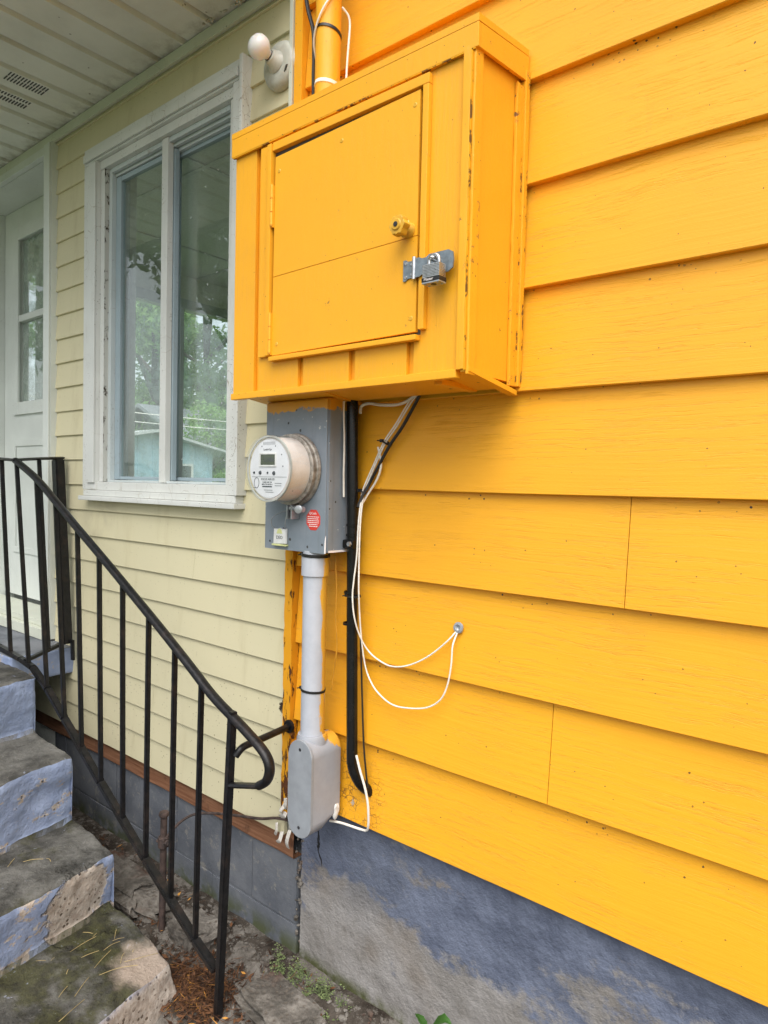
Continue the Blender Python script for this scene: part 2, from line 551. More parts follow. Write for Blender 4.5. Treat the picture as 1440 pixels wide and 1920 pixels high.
M['leaf'] = leaf_mat('tree_leaves', (.25, .43, .14), (.34, .54, .20), (.50, .66, .22))
M['leaf2'] = leaf_mat('dense_tree_leaves', (.05, .095, .025), (.085, .15, .035))
M['bark'] = simple('grey_bark', (.13, .11, .09), .9, 0, .4, 8, .8)
M['weed'] = leaf_mat('weed_leaf', (.06, .17, .03), (.09, .24, .05))
M['shedpaint'] = simple('pale_blue_shed_paint', (.42, .58, .66), .6, 0, .08, 3, .1, (.2, .28, .3), .4)
M['shedroof'] = simple('pale_metal_roof', (.55, .56, .56), .5, .0, .08, 5)
M['shingle'] = simple('grey_shingle', (.22, .23, .25), .85, 0, .3, 25, .4)
M['housewhite'] = simple('white_clapboard', (.66, .66, .58), .6, 0, .06, 3)
M['darkgreen'] = simple('dark_green_paint', (.02, .10, .085), .5)
M['roomwhite'] = simple('off_white_room_paint', (.80, .81, .75), .7, 0, .06, 60, .35)
M['roomdark'] = simple('pale_room_floor', (.38, .35, .30), .6)
M['curtain'] = simple('thin_pale_curtain', (.62, .66, .60), .8, 0, .2, 12, .3)
M['roofdark'] = simple('roof_felt', (.08, .08, .08), .9)
M['knobyellow'] = simple('yellow_painted_knob', (.66, .36, .03), .4, 0, .1, 40, .1, (.35, .2, .04), .4)
M['screw'] = simple('dark_screw', (.05, .05, .055), .45, .6)
M['rubble'] = None


def rubble():
    n = N('weathered_concrete_rubble')
    f = n.noise(9, 6, .72)
    c = n.mix(n.rng(f, .32, .68), (.075, .066, .056), (.25, .228, .20))
    c = n.mix(n.rng(n.vor(60), .1, .4), tuple(x for x in (.13, .11, .09)), c)
    c = n.mix(n.mul(n.rng(n.noise(5, 4), .52, .65), .8), c, (.09, .045, .03))
    nz = n.sep(n.nrm)[2]
    c = n.mix(n.mul(n.rng(n.noise(6, 5, .7), .5, .62), n.rng(nz, .2, .7), .5), c, (.075, .07, .06))
    h = n.math('ADD', n.noise(40, 6, .75), n.math('MULTIPLY', n.vor(60), .7))
    return n.out(c, .92, 0, n.bump(h, .8, .01), .2)


M['rubble'] = rubble()


def soil():
    n = N('dark_soil')
    f = n.noise(14, 6, .75)
    c = n.mix(n.rng(f, .3, .7), (.028, .021, .016), (.10, .085, .07))
    c = n.mix(n.mul(n.rng(n.noise(8, 6, .75), .50, .54), .9), c, n.mix(n.rng(n.noise(26, 5, .7), .3, .7), (.10, .088, .075), (.235, .215, .19)))
    c = n.mix(n.rng(n.noise(70, 4, .7), .6, .7), c, (.2, .17, .14))
    return n.out(c, .95, 0, n.bump(n.noise(45, 6, .75), .9, .012), .15)


M['soil'] = soil()


def lawn():
    n = N('lawn_grass')
    c = n.mix(n.rng(n.noise(.7, 5, .6), .3, .7), (.06, .10, .03), (.10, .15, .04))
    c = n.mix(n.rng(n.noise(30, 4, .7), .4, .7), c, (.045, .07, .02))
    return n.out(c, .9, 0, n.bump(n.noise(60, 4), .6, .03), .15)


M['lawn'] = lawn()
M['bounceground'] = simple('pale_bounce_ground', (.21, .205, .195), .9, 0, .2, 3, .4, (.15, .14, .13), .5)  # for the added ground that throws light upwards


def litter_mat():
    n = N('dry_leaf_litter')
    oi = n.t.nodes.new('ShaderNodeNewGeometry')
    r = oi.outputs['Random Per Island']
    c = n.mix(n.rng(r, .2, .7), (.035, .018, .011), (.13, .06, .028))
    c = n.mix(n.math('GREATER_THAN', r, .95), c, (.5, .24, .05))
    return n.out(c, .75, 0, None, .2)


M['litter'] = litter_mat()
M['straw'] = simple('dry_straw', (.33, .25, .11), .7, 0, .3, 10)
M['mossm'] = simple('bright_green_moss', (.13, .165, .065), .95, 0, .55, 60, .6)
M['flake'] = simple('old_white_paint', (.55, .52, .47), .7, 0, .15, 40, .4, (.3, .24, .18), .6)


# ------------------------------------------------------------------ mesh helpers
def BM(): return bmesh.new()


def box(bm, x0, x1, y0, y1, z0, z1, bev=0.):
    vs_ = [bm.verts.new((x, y, z)) for x in (x0, x1) for y in (y0, y1) for z in (z0, z1)]
    fs = []
    for a in ((0, 1, 3, 2), (4, 6, 7, 5), (0, 4, 5, 1), (2, 3, 7, 6), (0, 2, 6, 4), (1, 5, 7, 3)):
        fs.append(bm.faces.new([vs_[i] for i in a]))
    if bev:
        es = list({e for f in fs for e in f.edges})
        bmesh.ops.bevel(bm, geom=es, offset=bev, segments=2, affect='EDGES', profile=.6)


def prism(bm, poly, a0, a1, axis='y', bev=0.):
    """extrude a 2-D polygon: axis y -> (x,z), x -> (y,z), z -> (x,y)"""
    def P(u, v, a):
        return {'y': (u, a, v), 'x': (a, u, v), 'z': (u, v, a)}[axis]
    lo = [bm.verts.new(P(u, v, a0)) for u, v in poly]
    hi = [bm.verts.new(P(u, v, a1)) for u, v in poly]
    n_ = len(poly)
    fs = [bm.faces.new(lo), bm.faces.new(hi[::-1])]
    for i in range(n_):
        j = (i + 1) % n_
        fs.append(bm.faces.new((lo[j], lo[i], hi[i], hi[j])))
    if bev:
        es = list(set(fs[0].edges) | set(fs[1].edges))
        bmesh.ops.bevel(bm, geom=es, offset=bev, segments=2, affect='EDGES', profile=.6)
    return fs


def frame_of(d):
    d = d.normalized()
    a = Vector((0, 0, 1)) if abs(d.z) < .9 else Vector((1, 0, 0))
    u = d.cross(a).normalized()
    return u, d.cross(u).normalized()


def catmull(pts, n_=6):
    pts = [Vector(p) for p in pts]
    out = []
    for i in range(len(pts) - 1):
        p0 = pts[max(i - 1, 0)]; p1 = pts[i]; p2 = pts[i + 1]; p3 = pts[min(i + 2, len(pts) - 1)]
        for k in range(n_):
            t = k / n_
            out.append(.5 * ((2 * p1) + (p2 - p0) * t + (2 * p0 - 5 * p1 + 4 * p2 - p3) * t * t + (3 * p1 - p0 - 3 * p2 + p3) * t ** 3))
    out.append(pts[-1])
    return out


def tube(bm, pts, r, seg=10, smooth=5, flat=None, taper=None, caps=True, ref=None):
    """round tube (flat=(rw,rh) an elliptic one); ref: direction of the first radius"""
    if smooth and len(pts) > 2: pts = catmull(pts, smooth)
    else: pts = [Vector(p) for p in pts]
    rings = []
    u_prev = None
    for i, p in enumerate(pts):
        d = (pts[min(i + 1, len(pts) - 1)] - pts[max(i - 1, 0)]).normalized()
        if ref is not None:
            u = (Vector(ref) - d * d.dot(Vector(ref))).normalized()
        elif u_prev is None:
            u = frame_of(d)[0]
        else:
            u = (u_prev - d * d.dot(u_prev)).normalized()
        v = d.cross(u)
        u_prev = u
        k = 1 if taper is None else 1 + (taper - 1) * i / (len(pts) - 1)
        ru, rv = (flat or (r, r))
        rings.append([bm.verts.new(p + u * (math.cos(2 * math.pi * j / seg) * ru * k) + v * (math.sin(2 * math.pi * j / seg) * rv * k)) for j in range(seg)])
    for a, b in zip(rings, rings[1:]):
        for j in range(seg):
            bm.faces.new((a[j], a[(j + 1) % seg], b[(j + 1) % seg], b[j]))
    if caps:
        bm.faces.new(rings[0][::-1])
        bm.faces.new(rings[-1])


def bar(bm, p0, p1, w, d=None, bev=.0):
    """square bar between two points, w across in the wall plane, d along Y"""
    d = d or w
    p0, p1 = Vector(p0), Vector(p1)
    ax = (p1 - p0).normalized()
    v = Vector((0, 1, 0)) if abs(ax.y) < .9 else Vector((0, 0, 1))
    u = ax.cross(v).normalized()
    v = u.cross(ax).normalized()
    lo = [bm.verts.new(p0 + u * (a * w / 2) + v * (b * d / 2)) for a, b in ((-1, -1), (1, -1), (1, 1), (-1, 1))]
    hi = [bm.verts.new(p1 + u * (a * w / 2) + v * (b * d / 2)) for a, b in ((-1, -1), (1, -1), (1, 1), (-1, 1))]
    fs = [bm.faces.new(lo[::-1]), bm.faces.new(hi)]
    for i in range(4):
        fs.append(bm.faces.new((lo[i], lo[(i + 1) % 4], hi[(i + 1) % 4], hi[i])))
    if bev:
        bmesh.ops.bevel(bm, geom=list({e for f in fs for e in f.edges}), offset=bev, segments=2, affect='EDGES')


def lathe(bm, prof, o, d, seg=32):
    """prof: list of (along, radius)"""
    o, d = Vector(o), Vector(d).normalized()
    u, v = frame_of(d)
    rings = []
    for t, r in prof:
        if r < 1e-6:
            rings.append([bm.verts.new(o + d * t)])
        else:
            rings.append([bm.verts.new(o + d * t + u * (r * math.cos(2 * math.pi * j / seg)) + v * (r * math.sin(2 * math.pi * j / seg))) for j in range(seg)])
    for a, b in zip(rings, rings[1:]):
        for j in range(seg):
            k = (j + 1) % seg
            if len(a) == 1 and len(b) == 1: continue
            if len(a) == 1: bm.faces.new((a[0], b[k], b[j]))
            elif len(b) == 1: bm.faces.new((a[j], a[k], b[0]))
            else: bm.faces.new((a[j], a[k], b[k], b[j]))


def jitter(bm, amp, sc, oct_=3, seed=0):
    for v in bm.verts:
        q = v.co * sc + Vector((seed, seed * 1.7, seed * .3))
        n_ = mnoise.noise_vector(q) + .5 * mnoise.noise_vector(q * 2.1) + (.25 * mnoise.noise_vector(q * 4.3) if oct_ > 2 else Vector())
        v.co += n_ * amp


def thing(name, label, cat, loc, group=None, kind=None):
    o = bpy.data.objects.new(name, None)
    o.empty_display_size = .05
    C.objects.link(o)
    o.location = loc
    o['label'] = label
    o['category'] = cat
    if group: o['group'] = group
    if kind: o['kind'] = kind
    return o


def base_of(o):
    v = Vector((0, 0, 0))
    while o is not None:
        v += o.location
        o = o.parent
    return v


def obj(name, bm, m, parent=None, label=None, cat=None, group=None, kind=None, loc=None, smooth=40):
    me = bpy.data.meshes.new(name)
    off = base_of(parent) if parent else Vector(loc or (0, 0, 0))
    bmesh.ops.recalc_face_normals(bm, faces=bm.faces)
    if off.length: bmesh.ops.translate(bm, verts=bm.verts, vec=-off)
    bm.to_mesh(me)
    bm.free()
    o = bpy.data.objects.new(name, me)
    C.objects.link(o)
    if parent: o.parent = parent
    elif loc: o.location = loc
    me.materials.append(M[m] if isinstance(m, str) else m)
    if smooth:
        me.polygons.foreach_set('use_smooth', [True] * len(me.polygons))
        try: me.set_sharp_from_angle(angle=R(smooth))
        except Exception: pass
        wn = o.modifiers.new('weighted_normal', 'WEIGHTED_NORMAL')
        wn.keep_sharp = True
        wn.weight = 60
    if label: o['label'] = label
    if cat: o['category'] = cat
    if group: o['group'] = group
    if kind: o['kind'] = kind
    return o


def text(name, s, size, mat_, parent, pos, xdir, ydir, extrude=.0004, align='CENTER'):
    cu = bpy.data.curves.new(name, 'FONT')
    cu.body = s
    cu.size = size
    cu.extrude = extrude
    cu.align_x = align
    cu.align_y = 'CENTER'
    cu.resolution_u = 3
    tmp = bpy.data.objects.new('tmp', cu)
    C.objects.link(tmp)
    bpy.context.view_layer.update()
    dg = bpy.context.evaluated_depsgraph_get()
    me = bpy.data.meshes.new_from_object(tmp.evaluated_get(dg))
    bpy.data.objects.remove(tmp)
    x, y = Vector(xdir).normalized(), Vector(ydir).normalized()
    z = x.cross(y)
    off = base_of(parent)
    mt = Matrix(((x.x, y.x, z.x, pos[0] - off.x), (x.y, y.y, z.y, pos[1] - off.y), (x.z, y.z, z.z, pos[2] - off.z), (0, 0, 0, 1)))
    me.transform(mt)
    me.materials.clear()
    me.materials.append(M[mat_])
    me.name = name
    o = bpy.data.objects.new(name, me)
    C.objects.link(o)
    o.parent = parent
    return o


# ================================================================== GROUND
def ground_z(x, y):
    d = -y
    z = -.475 - .10 * min(1, max(0, (d - .02) / .32))
    return z + .012 * mnoise.noise(Vector((x * 6, y * 6, 1))) + .006 * mnoise.noise(Vector((x * 19, y * 19, 4)))


bm = BM()
nx, ny = 150, 62
vv = [[bm.verts.new((-3.4 + 4.6 * i / nx, .06 - 1.66 * j / ny, ground_z(-3.4 + 4.6 * i / nx, .06 - 1.66 * j / ny))) for j in range(ny + 1)] for i in range(nx + 1)]
for i in range(nx):
    for j in range(ny):
        bm.faces.new((vv[i][j], vv[i][j + 1], vv[i + 1][j + 1], vv[i + 1][j]))
obj('ground', bm, 'soil', kind='structure', smooth=60)
bm = BM()
g = 6
LV = [(-400, -400), (400, -400), (400, 400), (-400, 400)]
bm.faces.new([bm.verts.new((x, y, -.66)) for x, y in LV])
obj('lawn', bm, 'lawn', kind='structure', smooth=0)

bm = BM()
nn = 40
dv = [[bm.verts.new((-5.5 + 10.5 * i / nn, (-1.62, -4.6)[j] + .03 * mnoise.noise(Vector((i * .7, j, 2))), -.64)) for j in range(2)] for i in range(nn + 1)]
for i in range(nn): bm.faces.new((dv[i][0], dv[i][1], dv[i + 1][1], dv[i + 1][0]))
obj('bounce_ground', bm, 'bounceground', kind='structure')  # unseen pale ground, added to bounce light up to the soffit

# ================================================================== HOUSE
house = thing('house', 'house with bright yellow siding on the right and cream siding with a white window', 'house', (0, 0, 0))
E = .216
XL = -1.402


def board(bm, x0, x1, z0, z1, y0=0., tilt=.011, lip=.013, step=.12, wob=.0012, seed=0.):
    nn = max(1, int((x1 - x0) / step))
    rows = []
    for i in range(nn + 1):
        x = x0 + (x1 - x0) * i / nn
        w = mnoise.noise(Vector((x * 2.2, z0 * 7, seed))) * wob
        w2 = mnoise.noise(Vector((x * 1.7, z0 * 5 + 9, seed))) * wob
        rows.append([bm.verts.new(c) for c in ((x, y0 + lip + .006, z0 + w), (x, y0 + w2 + .0015, z0 + w), (x, y0 + w2, z0 + w + .0015), (x, y0 + tilt * .5 + w2, (z0 + z1) / 2), (x, y0 + tilt, z1 + .004))])
    for a, b in zip(rows, rows[1:]):
        for k in range(4): bm.faces.new((a[k], b[k], b[k + 1], a[k + 1]))
    for r_ in (rows[0], rows[-1]): bm.faces.new(r_)


bm = BM()
for k in range(15):
    z0, z1 = E * k, E * (k + 1)
    cuts = [XL, 2.5]
    if k == 3: cuts = [XL, -.482, 2.5]
    if k == 1: cuts = [XL, -.629, 1.6, 2.5]
    if k == 0: cuts = [XL, .33, 2.5]
    for a, b in zip(cuts, cuts[1:]):
        board(bm, a + .0008, b - .0008, z0, z1, 0, .017, .018, .1, .0022, k)
o = obj('yellow_siding', bm, 'yellow', house, 'bright yellow painted wood-grain lap siding')
bm = BM()
box(bm, XL, 2.5, .0245, .05, .004, 3.24)
obj('sheathing', bm, 'yellow_s', house)
bm = BM()
box(bm, -1.434, XL - .001, -.014, .02, -.06, .70, .002)
bmesh.ops.subdivide_edges(bm, edges=[e for e in bm.edges if e.calc_length() > .3], cuts=40)
jitter(bm, .0022, 40)
obj('corner_strip', bm, 'strip', house, 'peeling rusty yellow trim strip between the two sidings')
bm = BM()
box(bm, -1.434, XL - .001, -.012, .02, 1.1, 2.232, .002)
obj('upper_corner_strip', bm, 'yellow_s', house)

# cream siding: rows of .098 m, alternating a deep and a shallow lap
bm = BM()
pz = .098
for k in range(25):
    z0 = -.128 + pz * k
    z1 = z0 + pz
    if z0 > 2.23: break
    spans = [(-2.862, -1.436)]
    if z0 > .80 and z0 < 2.0: spans = [(-2.862, -2.57), (-1.66, -1.436)]
    if z0 < .15: spans = [(-5.1, -1.436)]
    else: spans.append((-5.1, -4.06))
    if spans[0][1] > -2 and random.random() < .45 and len(spans) and spans[0][1] == -1.436:
        a0, b0 = spans[0]
        cx_ = random.uniform(-2.55, -1.75)
        spans = [(a0, cx_ - .0012), (cx_, b0)] + spans[1:]
    for a, b in spans:
        board(bm, a, b, z0, min(z1, 2.262), .0, .009, .010, .12, .001, k + 40)
obj('cream_siding', bm, 'cream', house, 'dirty cream horizontal vinyl siding')
bm = BM()
# wall body behind, with the window and door openings left open
for a in ((-5.1, -4.06, -.5, 2.6), (-4.06, -2.90, -.5, .24), (-4.06, -2.90, 2.232, 2.6), (-2.90, -2.49, -.13, 2.6), (-2.49, -1.70, -.13, .862), (-2.49, -1.70, 2.05, 2.6), (-1.689, -1.436, -.13, 2.6)):
    box(bm, a[0], a[1], .024, .14, a[2], a[3])
obj('wall_body', bm, 'roomwhite', house)
bm = BM()
box(bm, -5.1, -1.436, -.004, .022, 2.238, 2.27, .002)
box(bm, -5.1, -1.44, -.016, -.005, 2.232, 2.266, .002)
obj('eave_trim', bm, 'jchannel', house, 'cream white trim strip where wall meets porch ceiling')
bm = BM()
box(bm, -1.448, -1.4345, -.018, -.0145, 1.1, 2.23, .001)
box(bm, -1.441, -1.4365, -.0145, .0, 1.1, 2.23)
obj('edge_channel', bm, 'jchannel', house)

# foundations
bm = BM()
nx, nz = 120, 22
gv = [[bm.verts.new((XL + .016 + 3.9 * i / nx, .024 + .006 * mnoise.noise(Vector((i * .13, j * .17, 3))) + (.0 if j < nz - 1 else .0) - .02 * max(0, 1 - j / 6) * (.5 + .5 * mnoise.noise(Vector((i * .11, 1, 8)))), -.60 + .603 * j / nz)) for j in range(nz + 1)] for i in range(nx + 1)]
for i in range(nx):
    for j in range(nz):
        bm.faces.new((gv[i][j], gv[i + 1][j], gv[i + 1][j + 1], gv[i][j + 1]))
bk = [[bm.verts.new((v[0].co.x, .2, v[0].co.z)), bm.verts.new((v[-1].co.x, .2, v[-1].co.z))] for v in (gv[0], gv[-1])]
bm.faces.new([v for v in gv[0]] + [bk[0][1], bk[0][0]])
bm.faces.new([v for v in gv[-1]] + [bk[1][1], bk[1][0]])
obj('stucco_foundation', bm, 'foundation', house, 'rough foundation with worn blue grey paint under the yellow siding', smooth=60)
bm = BM()
# block courses with recessed mortar joints
bl, bh = .40, .196
for r_ in range(3):
    zt = -.197 - r_ * bh * .995
    off = .0 if r_ % 2 else bl / 2
    x = -1.402 + off - bl
    x1 = -1.402
    first = True
    xs = [-1.402]
    x = -1.402 - (.20 if r_ == 0 else .40)
    while x > -3.6:
        xs.append(x); x -= bl
    for a, b in zip(xs[1:], xs):
        box(bm, a + .0025, b - .0025, .026 + random.uniform(-.002, .002), .12, zt - bh + .005, zt - .003, .003)
    box(bm, -3.6, -1.403, .0295, .11, zt - bh, zt)
jitter(bm, .0008, 40)
obj('block_foundation', bm, 'block', house, 'grey painted concrete block foundation under the cream siding')
bm = BM()
nn = 60
prev = None
for i in range(nn + 1):
    x = -3.6 + (3.6 - 1.408) * i / nn
    w = .002 * mnoise.noise(Vector((x * 9, 2, 2)))
    zb = -.193 + .004 * mnoise.noise(Vector((x * 6, 0, 5)))
    q = [bm.verts.new(c) for c in ((x, .05, zb), (x, .016 + w, zb), (x, .014 + w, zb + .004), (x, .016 + w, -.12))]
    if prev:
        for k in range(3): bm.faces.new((prev[k], q[k], q[k + 1], prev[k + 1]))
    prev = q
obj('rim_board', bm, 'rimwood', house, 'bare brown rim board between cream siding and block foundation')
bm = BM()
for i in range(34):
    z = -.06 - .38 * random.random() ** 1.6
    s_ = random.uniform(.003, .010)
    m4 = Matrix.Translation((-1.394 + random.uniform(-.010, .012), .024 + random.uniform(-.004, .006), z)) @ Matrix.Rotation(random.uniform(0, 3), 4, (random.random(), random.random(), 1)) @ Matrix.Diagonal((s_ * random.uniform(.5, 1), s_ * .7, s_ * random.uniform(.8, 1.8), 1))
    bmesh.ops.create_icosphere(bm, subdivisions=1, radius=1, matrix=m4)
jitter(bm, .002, 60)
obj('crumbled_joint', bm, 'rubble', house, 'crumbling joint between the two foundations', smooth=0)
bm = BM()
for i in range(7):
    x = -1.428 + random.uniform(-.03, .035)
    z = -.06 + random.uniform(-.075, .035)
    h = random.uniform(.025, .06)
    tube(bm, [(x, -.006 - random.uniform(0, .012), z + h / 2), (x + random.uniform(-.008, .012), -.012 - random.uniform(0, .015), z), (x + random.uniform(-.02, .01), -.010, z - h / 2)], .01, 6, 3, flat=(random.uniform(.004, .009), .0015), ref=(1, 0, 0))
obj('torn_trim_scraps', bm, 'flake', house, 'torn strips of old white trim at the base of the corner')

# roofs and porch ceiling
bm = BM()
pitch = .148
xs = -1.795
n_groove = 0
edges_ = [xs + pitch * 3 - i * pitch for i in range(26)]
PY0, PY1 = -.84, -.004
profile = []
x = -1.41
profile.append((x, 2.272))
for gx in edges_:
    if gx > -1.43 or gx < -5.05: continue
    dp = .018 if n_groove % 2 == 0 else .012
    profile += [(gx + .009, 2.272), (gx + .007, 2.272 + dp), (gx - .003, 2.272 + dp), (gx - .006, 2.2735), (gx - .010, 2.2655), (gx - .017, 2.2655), (gx - .021, 2.272)]
    n_groove += 1
profile.append((-5.2, 2.272))
a = [bm.verts.new((x, PY0, z)) for x, z in profile]
mid = [bm.verts.new((x, -.3, z + .003 * mnoise.noise(Vector((x * 3, 0, 0))))) for x, z in profile]
b = [bm.verts.new((x, PY1, z)) for x, z in profile]
for i in range(len(a) - 1):
    bm.faces.new((a[i], a[i + 1], mid[i + 1], mid[i]))
    bm.faces.new((mid[i], mid[i + 1], b[i + 1], b[i]))
pc = obj('porch_ceiling', bm, 'soffit', house, 'off white grooved soffit panels of the porch ceiling', smooth=20)
for pair in ((-2.577, -2.612), (-2.715, -2.760)):
    bm = BM()
    for cx in pair:
        for i in range(13):
            y = -.165 - .0105 * i
            box(bm, cx - .014, cx + .014, y - .0018, y + .0018, 2.2695, 2.274)  # solid dark bars painted in place of the shaded vent holes
    obj('soffit_vent', bm, 'slot', pc)
bm = BM()
box(bm, -5.2, -1.41, -.88, -.0, 2.294, 2.42)
box(bm, -5.2, -1.41, -.88, -.842, 2.255, 2.42)
box(bm, -5.3, -1.41, .0, 4.4, 2.62, 2.75)
obj('porch_roof', bm, 'roofdark', house)
bm = BM()
box(bm, -1.405, 2.6, -.42, 4.4, 3.24, 3.36)
obj('roof', bm, 'soffit', house)
bm = BM()
# small rubble of paint and dirt at the soffit edge
for i in range(26):
    x = -1.6 - .25 * random.random()
    m4 = Matrix.Translation((x, -.024 - random.random() * .012, 2.262 + random.random() * .01)) @ Matrix.Diagonal((.006, .004, .004, 1))
    bmesh.ops.create_icosphere(bm, subdivisions=1, radius=random.uniform(.5, 1.2), matrix=m4)
obj('old_caulk', bm, 'flake', house)

# ------- window
win = obj('window', (lambda bm: (
    box(bm, -2.588, -2.492, -.020, .012, .835, 2.052, .003),
    box(bm, -2.545, -2.492, -.027, -.0205, .862, 2.047, .002),
    box(bm, -1.690, -1.650, -.020, .012, .835, 2.052, .003),
    box(bm, -1.6495, -1.634, -.030, .012, .835, 2.115, .003),
    box(bm, -2.588, -1.650, -.020, .012, 2.053, 2.112, .003),
    box(bm, -2.58, -1.66, -.029, -.021, 2.060, 2.088, .002),
    box(bm, -2.492, -1.691, -.008, .06, 2.021, 2.052, .002),
    box(bm, -2.491, -2.462, -.004, .08, .866, 2.02, .002),
    box(bm, -1.720, -1.691, -.004, .08, .866, 2.02, .002),
    bm)[-1])(BM()), 'white_trim', house, 'weathered white window with two sliding panes')
bm = BM()
box(bm, -2.588, -1.634, -.038, .01, .795, .812, .003)
box(bm, -2.575, -1.645, -.024, .012, .8125, .834, .003)
box(bm, -2.492, -1.691, -.012, .09, .8345, .8655, .003)
obj('window_sill', bm, 'white_trim', win)
bm = BM()
box(bm, -2.4615, -2.440, .012, .085, .866, 2.0205, .001)
box(bm, -1.7420, -1.7205, .012, .085, .866, 2.0205, .001)
for i, (y0, z0) in enumerate(((.010, 2.004), (.026, 1.994), (.042, 1.984))):
    box(bm, -2.4395, -1.7425, y0, y0 + .012, z0, 2.0205, .001)
box(bm, -2.4395, -1.7425, .012, .085, .866, .874, .001)
obj('window_frame', bm, 'vinyl', win)
bm = BM()
box(bm, -2.4620, -2.4600, -.0045, .0135, .868, 2.02)
obj('weathered_seam', bm, 'seam', win)
bm = BM()
box(bm, -2.100, -2.064, .004, .026, .868, 2.019, .002)
obj('meeting_stile', bm, 'white_trim', win)
bm = BM()
for (x0, x1, yy) in ((-2.4385, -2.058, .036), (-2.118, -1.743, .062)):
    box(bm, x0, x0 + .034, yy - .008, yy + .010, .876, 1.99, .002)
    box(bm, x1 - .034, x1, yy - .008, yy + .010, .876, 1.99, .002)
    box(bm, x0 + .0345, x1 - .0345, yy - .007, yy + .009, .876, .8995 - .012, .002)
    box(bm, x0 + .0345, x1 - .0345, yy - .007, yy + .009, 1.972, 1.989, .002)
obj('sash', bm, 'sash', win)
for (x0, x1, yy) in ((-2.4045, -2.0925, .037), (-2.0835, -1.7775, .063)):
    bm = BM()
    box(bm, x0, x1, yy, yy + .004, .888, 1.9715)
    obj('pane', bm, 'glass', win)

# ------- door in its recess
DY = .16
bm = BM()
box(bm, -2.932, -2.862, -.020, .02, .205, 2.236, .003)
box(bm, -2.885, -2.864, -.027, -.0205, .205, 2.23, .002)
box(bm, -4.06, -3.99, -.020, .02, .205, 2.236, .003)
box(bm, -2.930, -2.905, .021, DY + .05, .245, 2.23)
box(bm, -4.06, -3.775, DY - .03, DY + .05, .245, 2.20, .003)
box(bm, -4.06, -2.933, -.018, .006, 2.200, 2.231, .002)
box(bm, -4.06, -2.933, .007, DY + .05, 2.200, 2.23)
df = obj('door_frame', bm, 'white_door', house)
bm = BM()
box(bm, -4.06, -2.905, -.035, DY + .05, .20, .245, .004)
box(bm, -4.06, -2.905, -.012, DY - .01, .2455, .27, .004)
obj('threshold', bm, 'jchannel', df)
bm = BM()
X0, X1, Z0, Z1 = -3.772, -2.905, .285, 2.198
GX0, GX1, GZ0, GZ1 = -3.60, -3.05, 1.235, 2.05
for a in ((X0, GX0, Z0, Z1), (GX1, X1, Z0, Z1), (GX0, GX1, Z0, GZ0), (GX0, GX1, GZ1, Z1)):
    box(bm, a[0], a[1], DY, DY + .045, a[2], a[3])
door = obj('door', bm, 'white_door', house, 'white door with a divided glass light, set back in the porch wall')
bm = BM()
for a in ((GX0 - .05, GX0 + .012, GZ0 - .05, GZ1 + .05), (GX1 - .012, GX1 + .05, GZ0 - .05, GZ1 + .05), (GX0 + .0125, GX1 - .0125, GZ0 - .05, GZ0 + .012), (GX0 + .0125, GX1 - .0125, GZ1 - .012, GZ1 + .05)):
    box(bm, a[0], a[1], DY - .014, DY - .001, a[2], a[3], .004)
box(bm, GX0 + .0125, GX1 - .0125, DY - .01, DY + .03, 1.640, 1.672, .004)
obj('light_trim', bm, 'white_door', door)
bm = BM()
for a in ((-3.66, -3.63, .50, 1.06), (-3.09, -3.06, .50, 1.06)): box(bm, a[0], a[1], DY - .008, DY - .001, a[2], a[3], .003)
for a in ((.50, .53), (1.03, 1.06)): box(bm, -3.6295, -3.0905, DY - .008, DY - .001, a[0], a[1], .003)
obj('door_panel', bm, 'white_door', door)
for z0, z1 in ((GZ0 + .012, 1.64), (1.672, GZ1 - .012)):
    bm = BM()
    box(bm, GX0 + .013, GX1 - .013, DY + .012, DY + .016, z0, z1)
    obj('pane', bm, 'doorglass', door)
bm = BM()
prev = None
for i in range(41):
    x = GX0 + (GX1 - GX0) * i / 40
    y = DY + .075 + .012 * math.sin(i * 1.3) + .008 * math.sin(i * .5)
    q = [bm.verts.new((x, y, GZ0 - .03)), bm.verts.new((x, y + .003, 1.75)), bm.verts.new((x, y, GZ1 + .03 - (.32 if 12 < i < 26 else 0) * abs(math.sin(i * .21))))]
    if prev:
        for k in range(2): bm.faces.new((prev[k], q[k], q[k + 1], prev[k + 1]))
    prev = q
obj('curtain', bm, 'curtain', door)

# ------- room seen through the window
bm = BM()
RX0, RX1, RY1, RZ0, RZ1 = -5.0, 1.0, 4.2, .21, 2.58
OY0, OY1, OZ0, OZ1 = .55, 3.9, .40, 2.31  # opening widened beyond its visible part to brighten the room
for a in ((RX0 - .1, RX0, .14, OY0, RZ0, RZ1), (RX0 - .1, RX0, OY1, RY1, RZ0, RZ1), (RX0 - .1, RX0, OY0, OY1, RZ0, OZ0), (RX0 - .1, RX0, OY0, OY1, OZ1, RZ1)):
    box(bm, *a)
for a in ((RX0, -4.6, RZ0, RZ1), (-.4, RX1, RZ0, RZ1), (-4.6, -.4, RZ0, .8), (-4.6, -.4, 2.35, RZ1)): box(bm, a[0], a[1], RY1, RY1 + .1, a[2], a[3])  # unseen back-wall opening, added to bring more daylight onto the ceiling
box(bm, RX1, RX1 + .1, .14, RY1, RZ0, RZ1)
box(bm, -1.43, RX1, .06, .139, RZ0, RZ1)
box(bm, RX0 - .1, RX1 + .1, .14, RY1 + .1, RZ1, RZ1 + .03)
rm = obj('interior_wall', bm, 'roomwhite', house, 'dim room with pale walls seen through the window')
bm = BM()
box(bm, RX0 - .1, RX1, .14, RY1, RZ0 - .1, RZ0 - .002)
obj('interior_floor', bm, 'roomdark', rm)
bm = BM()
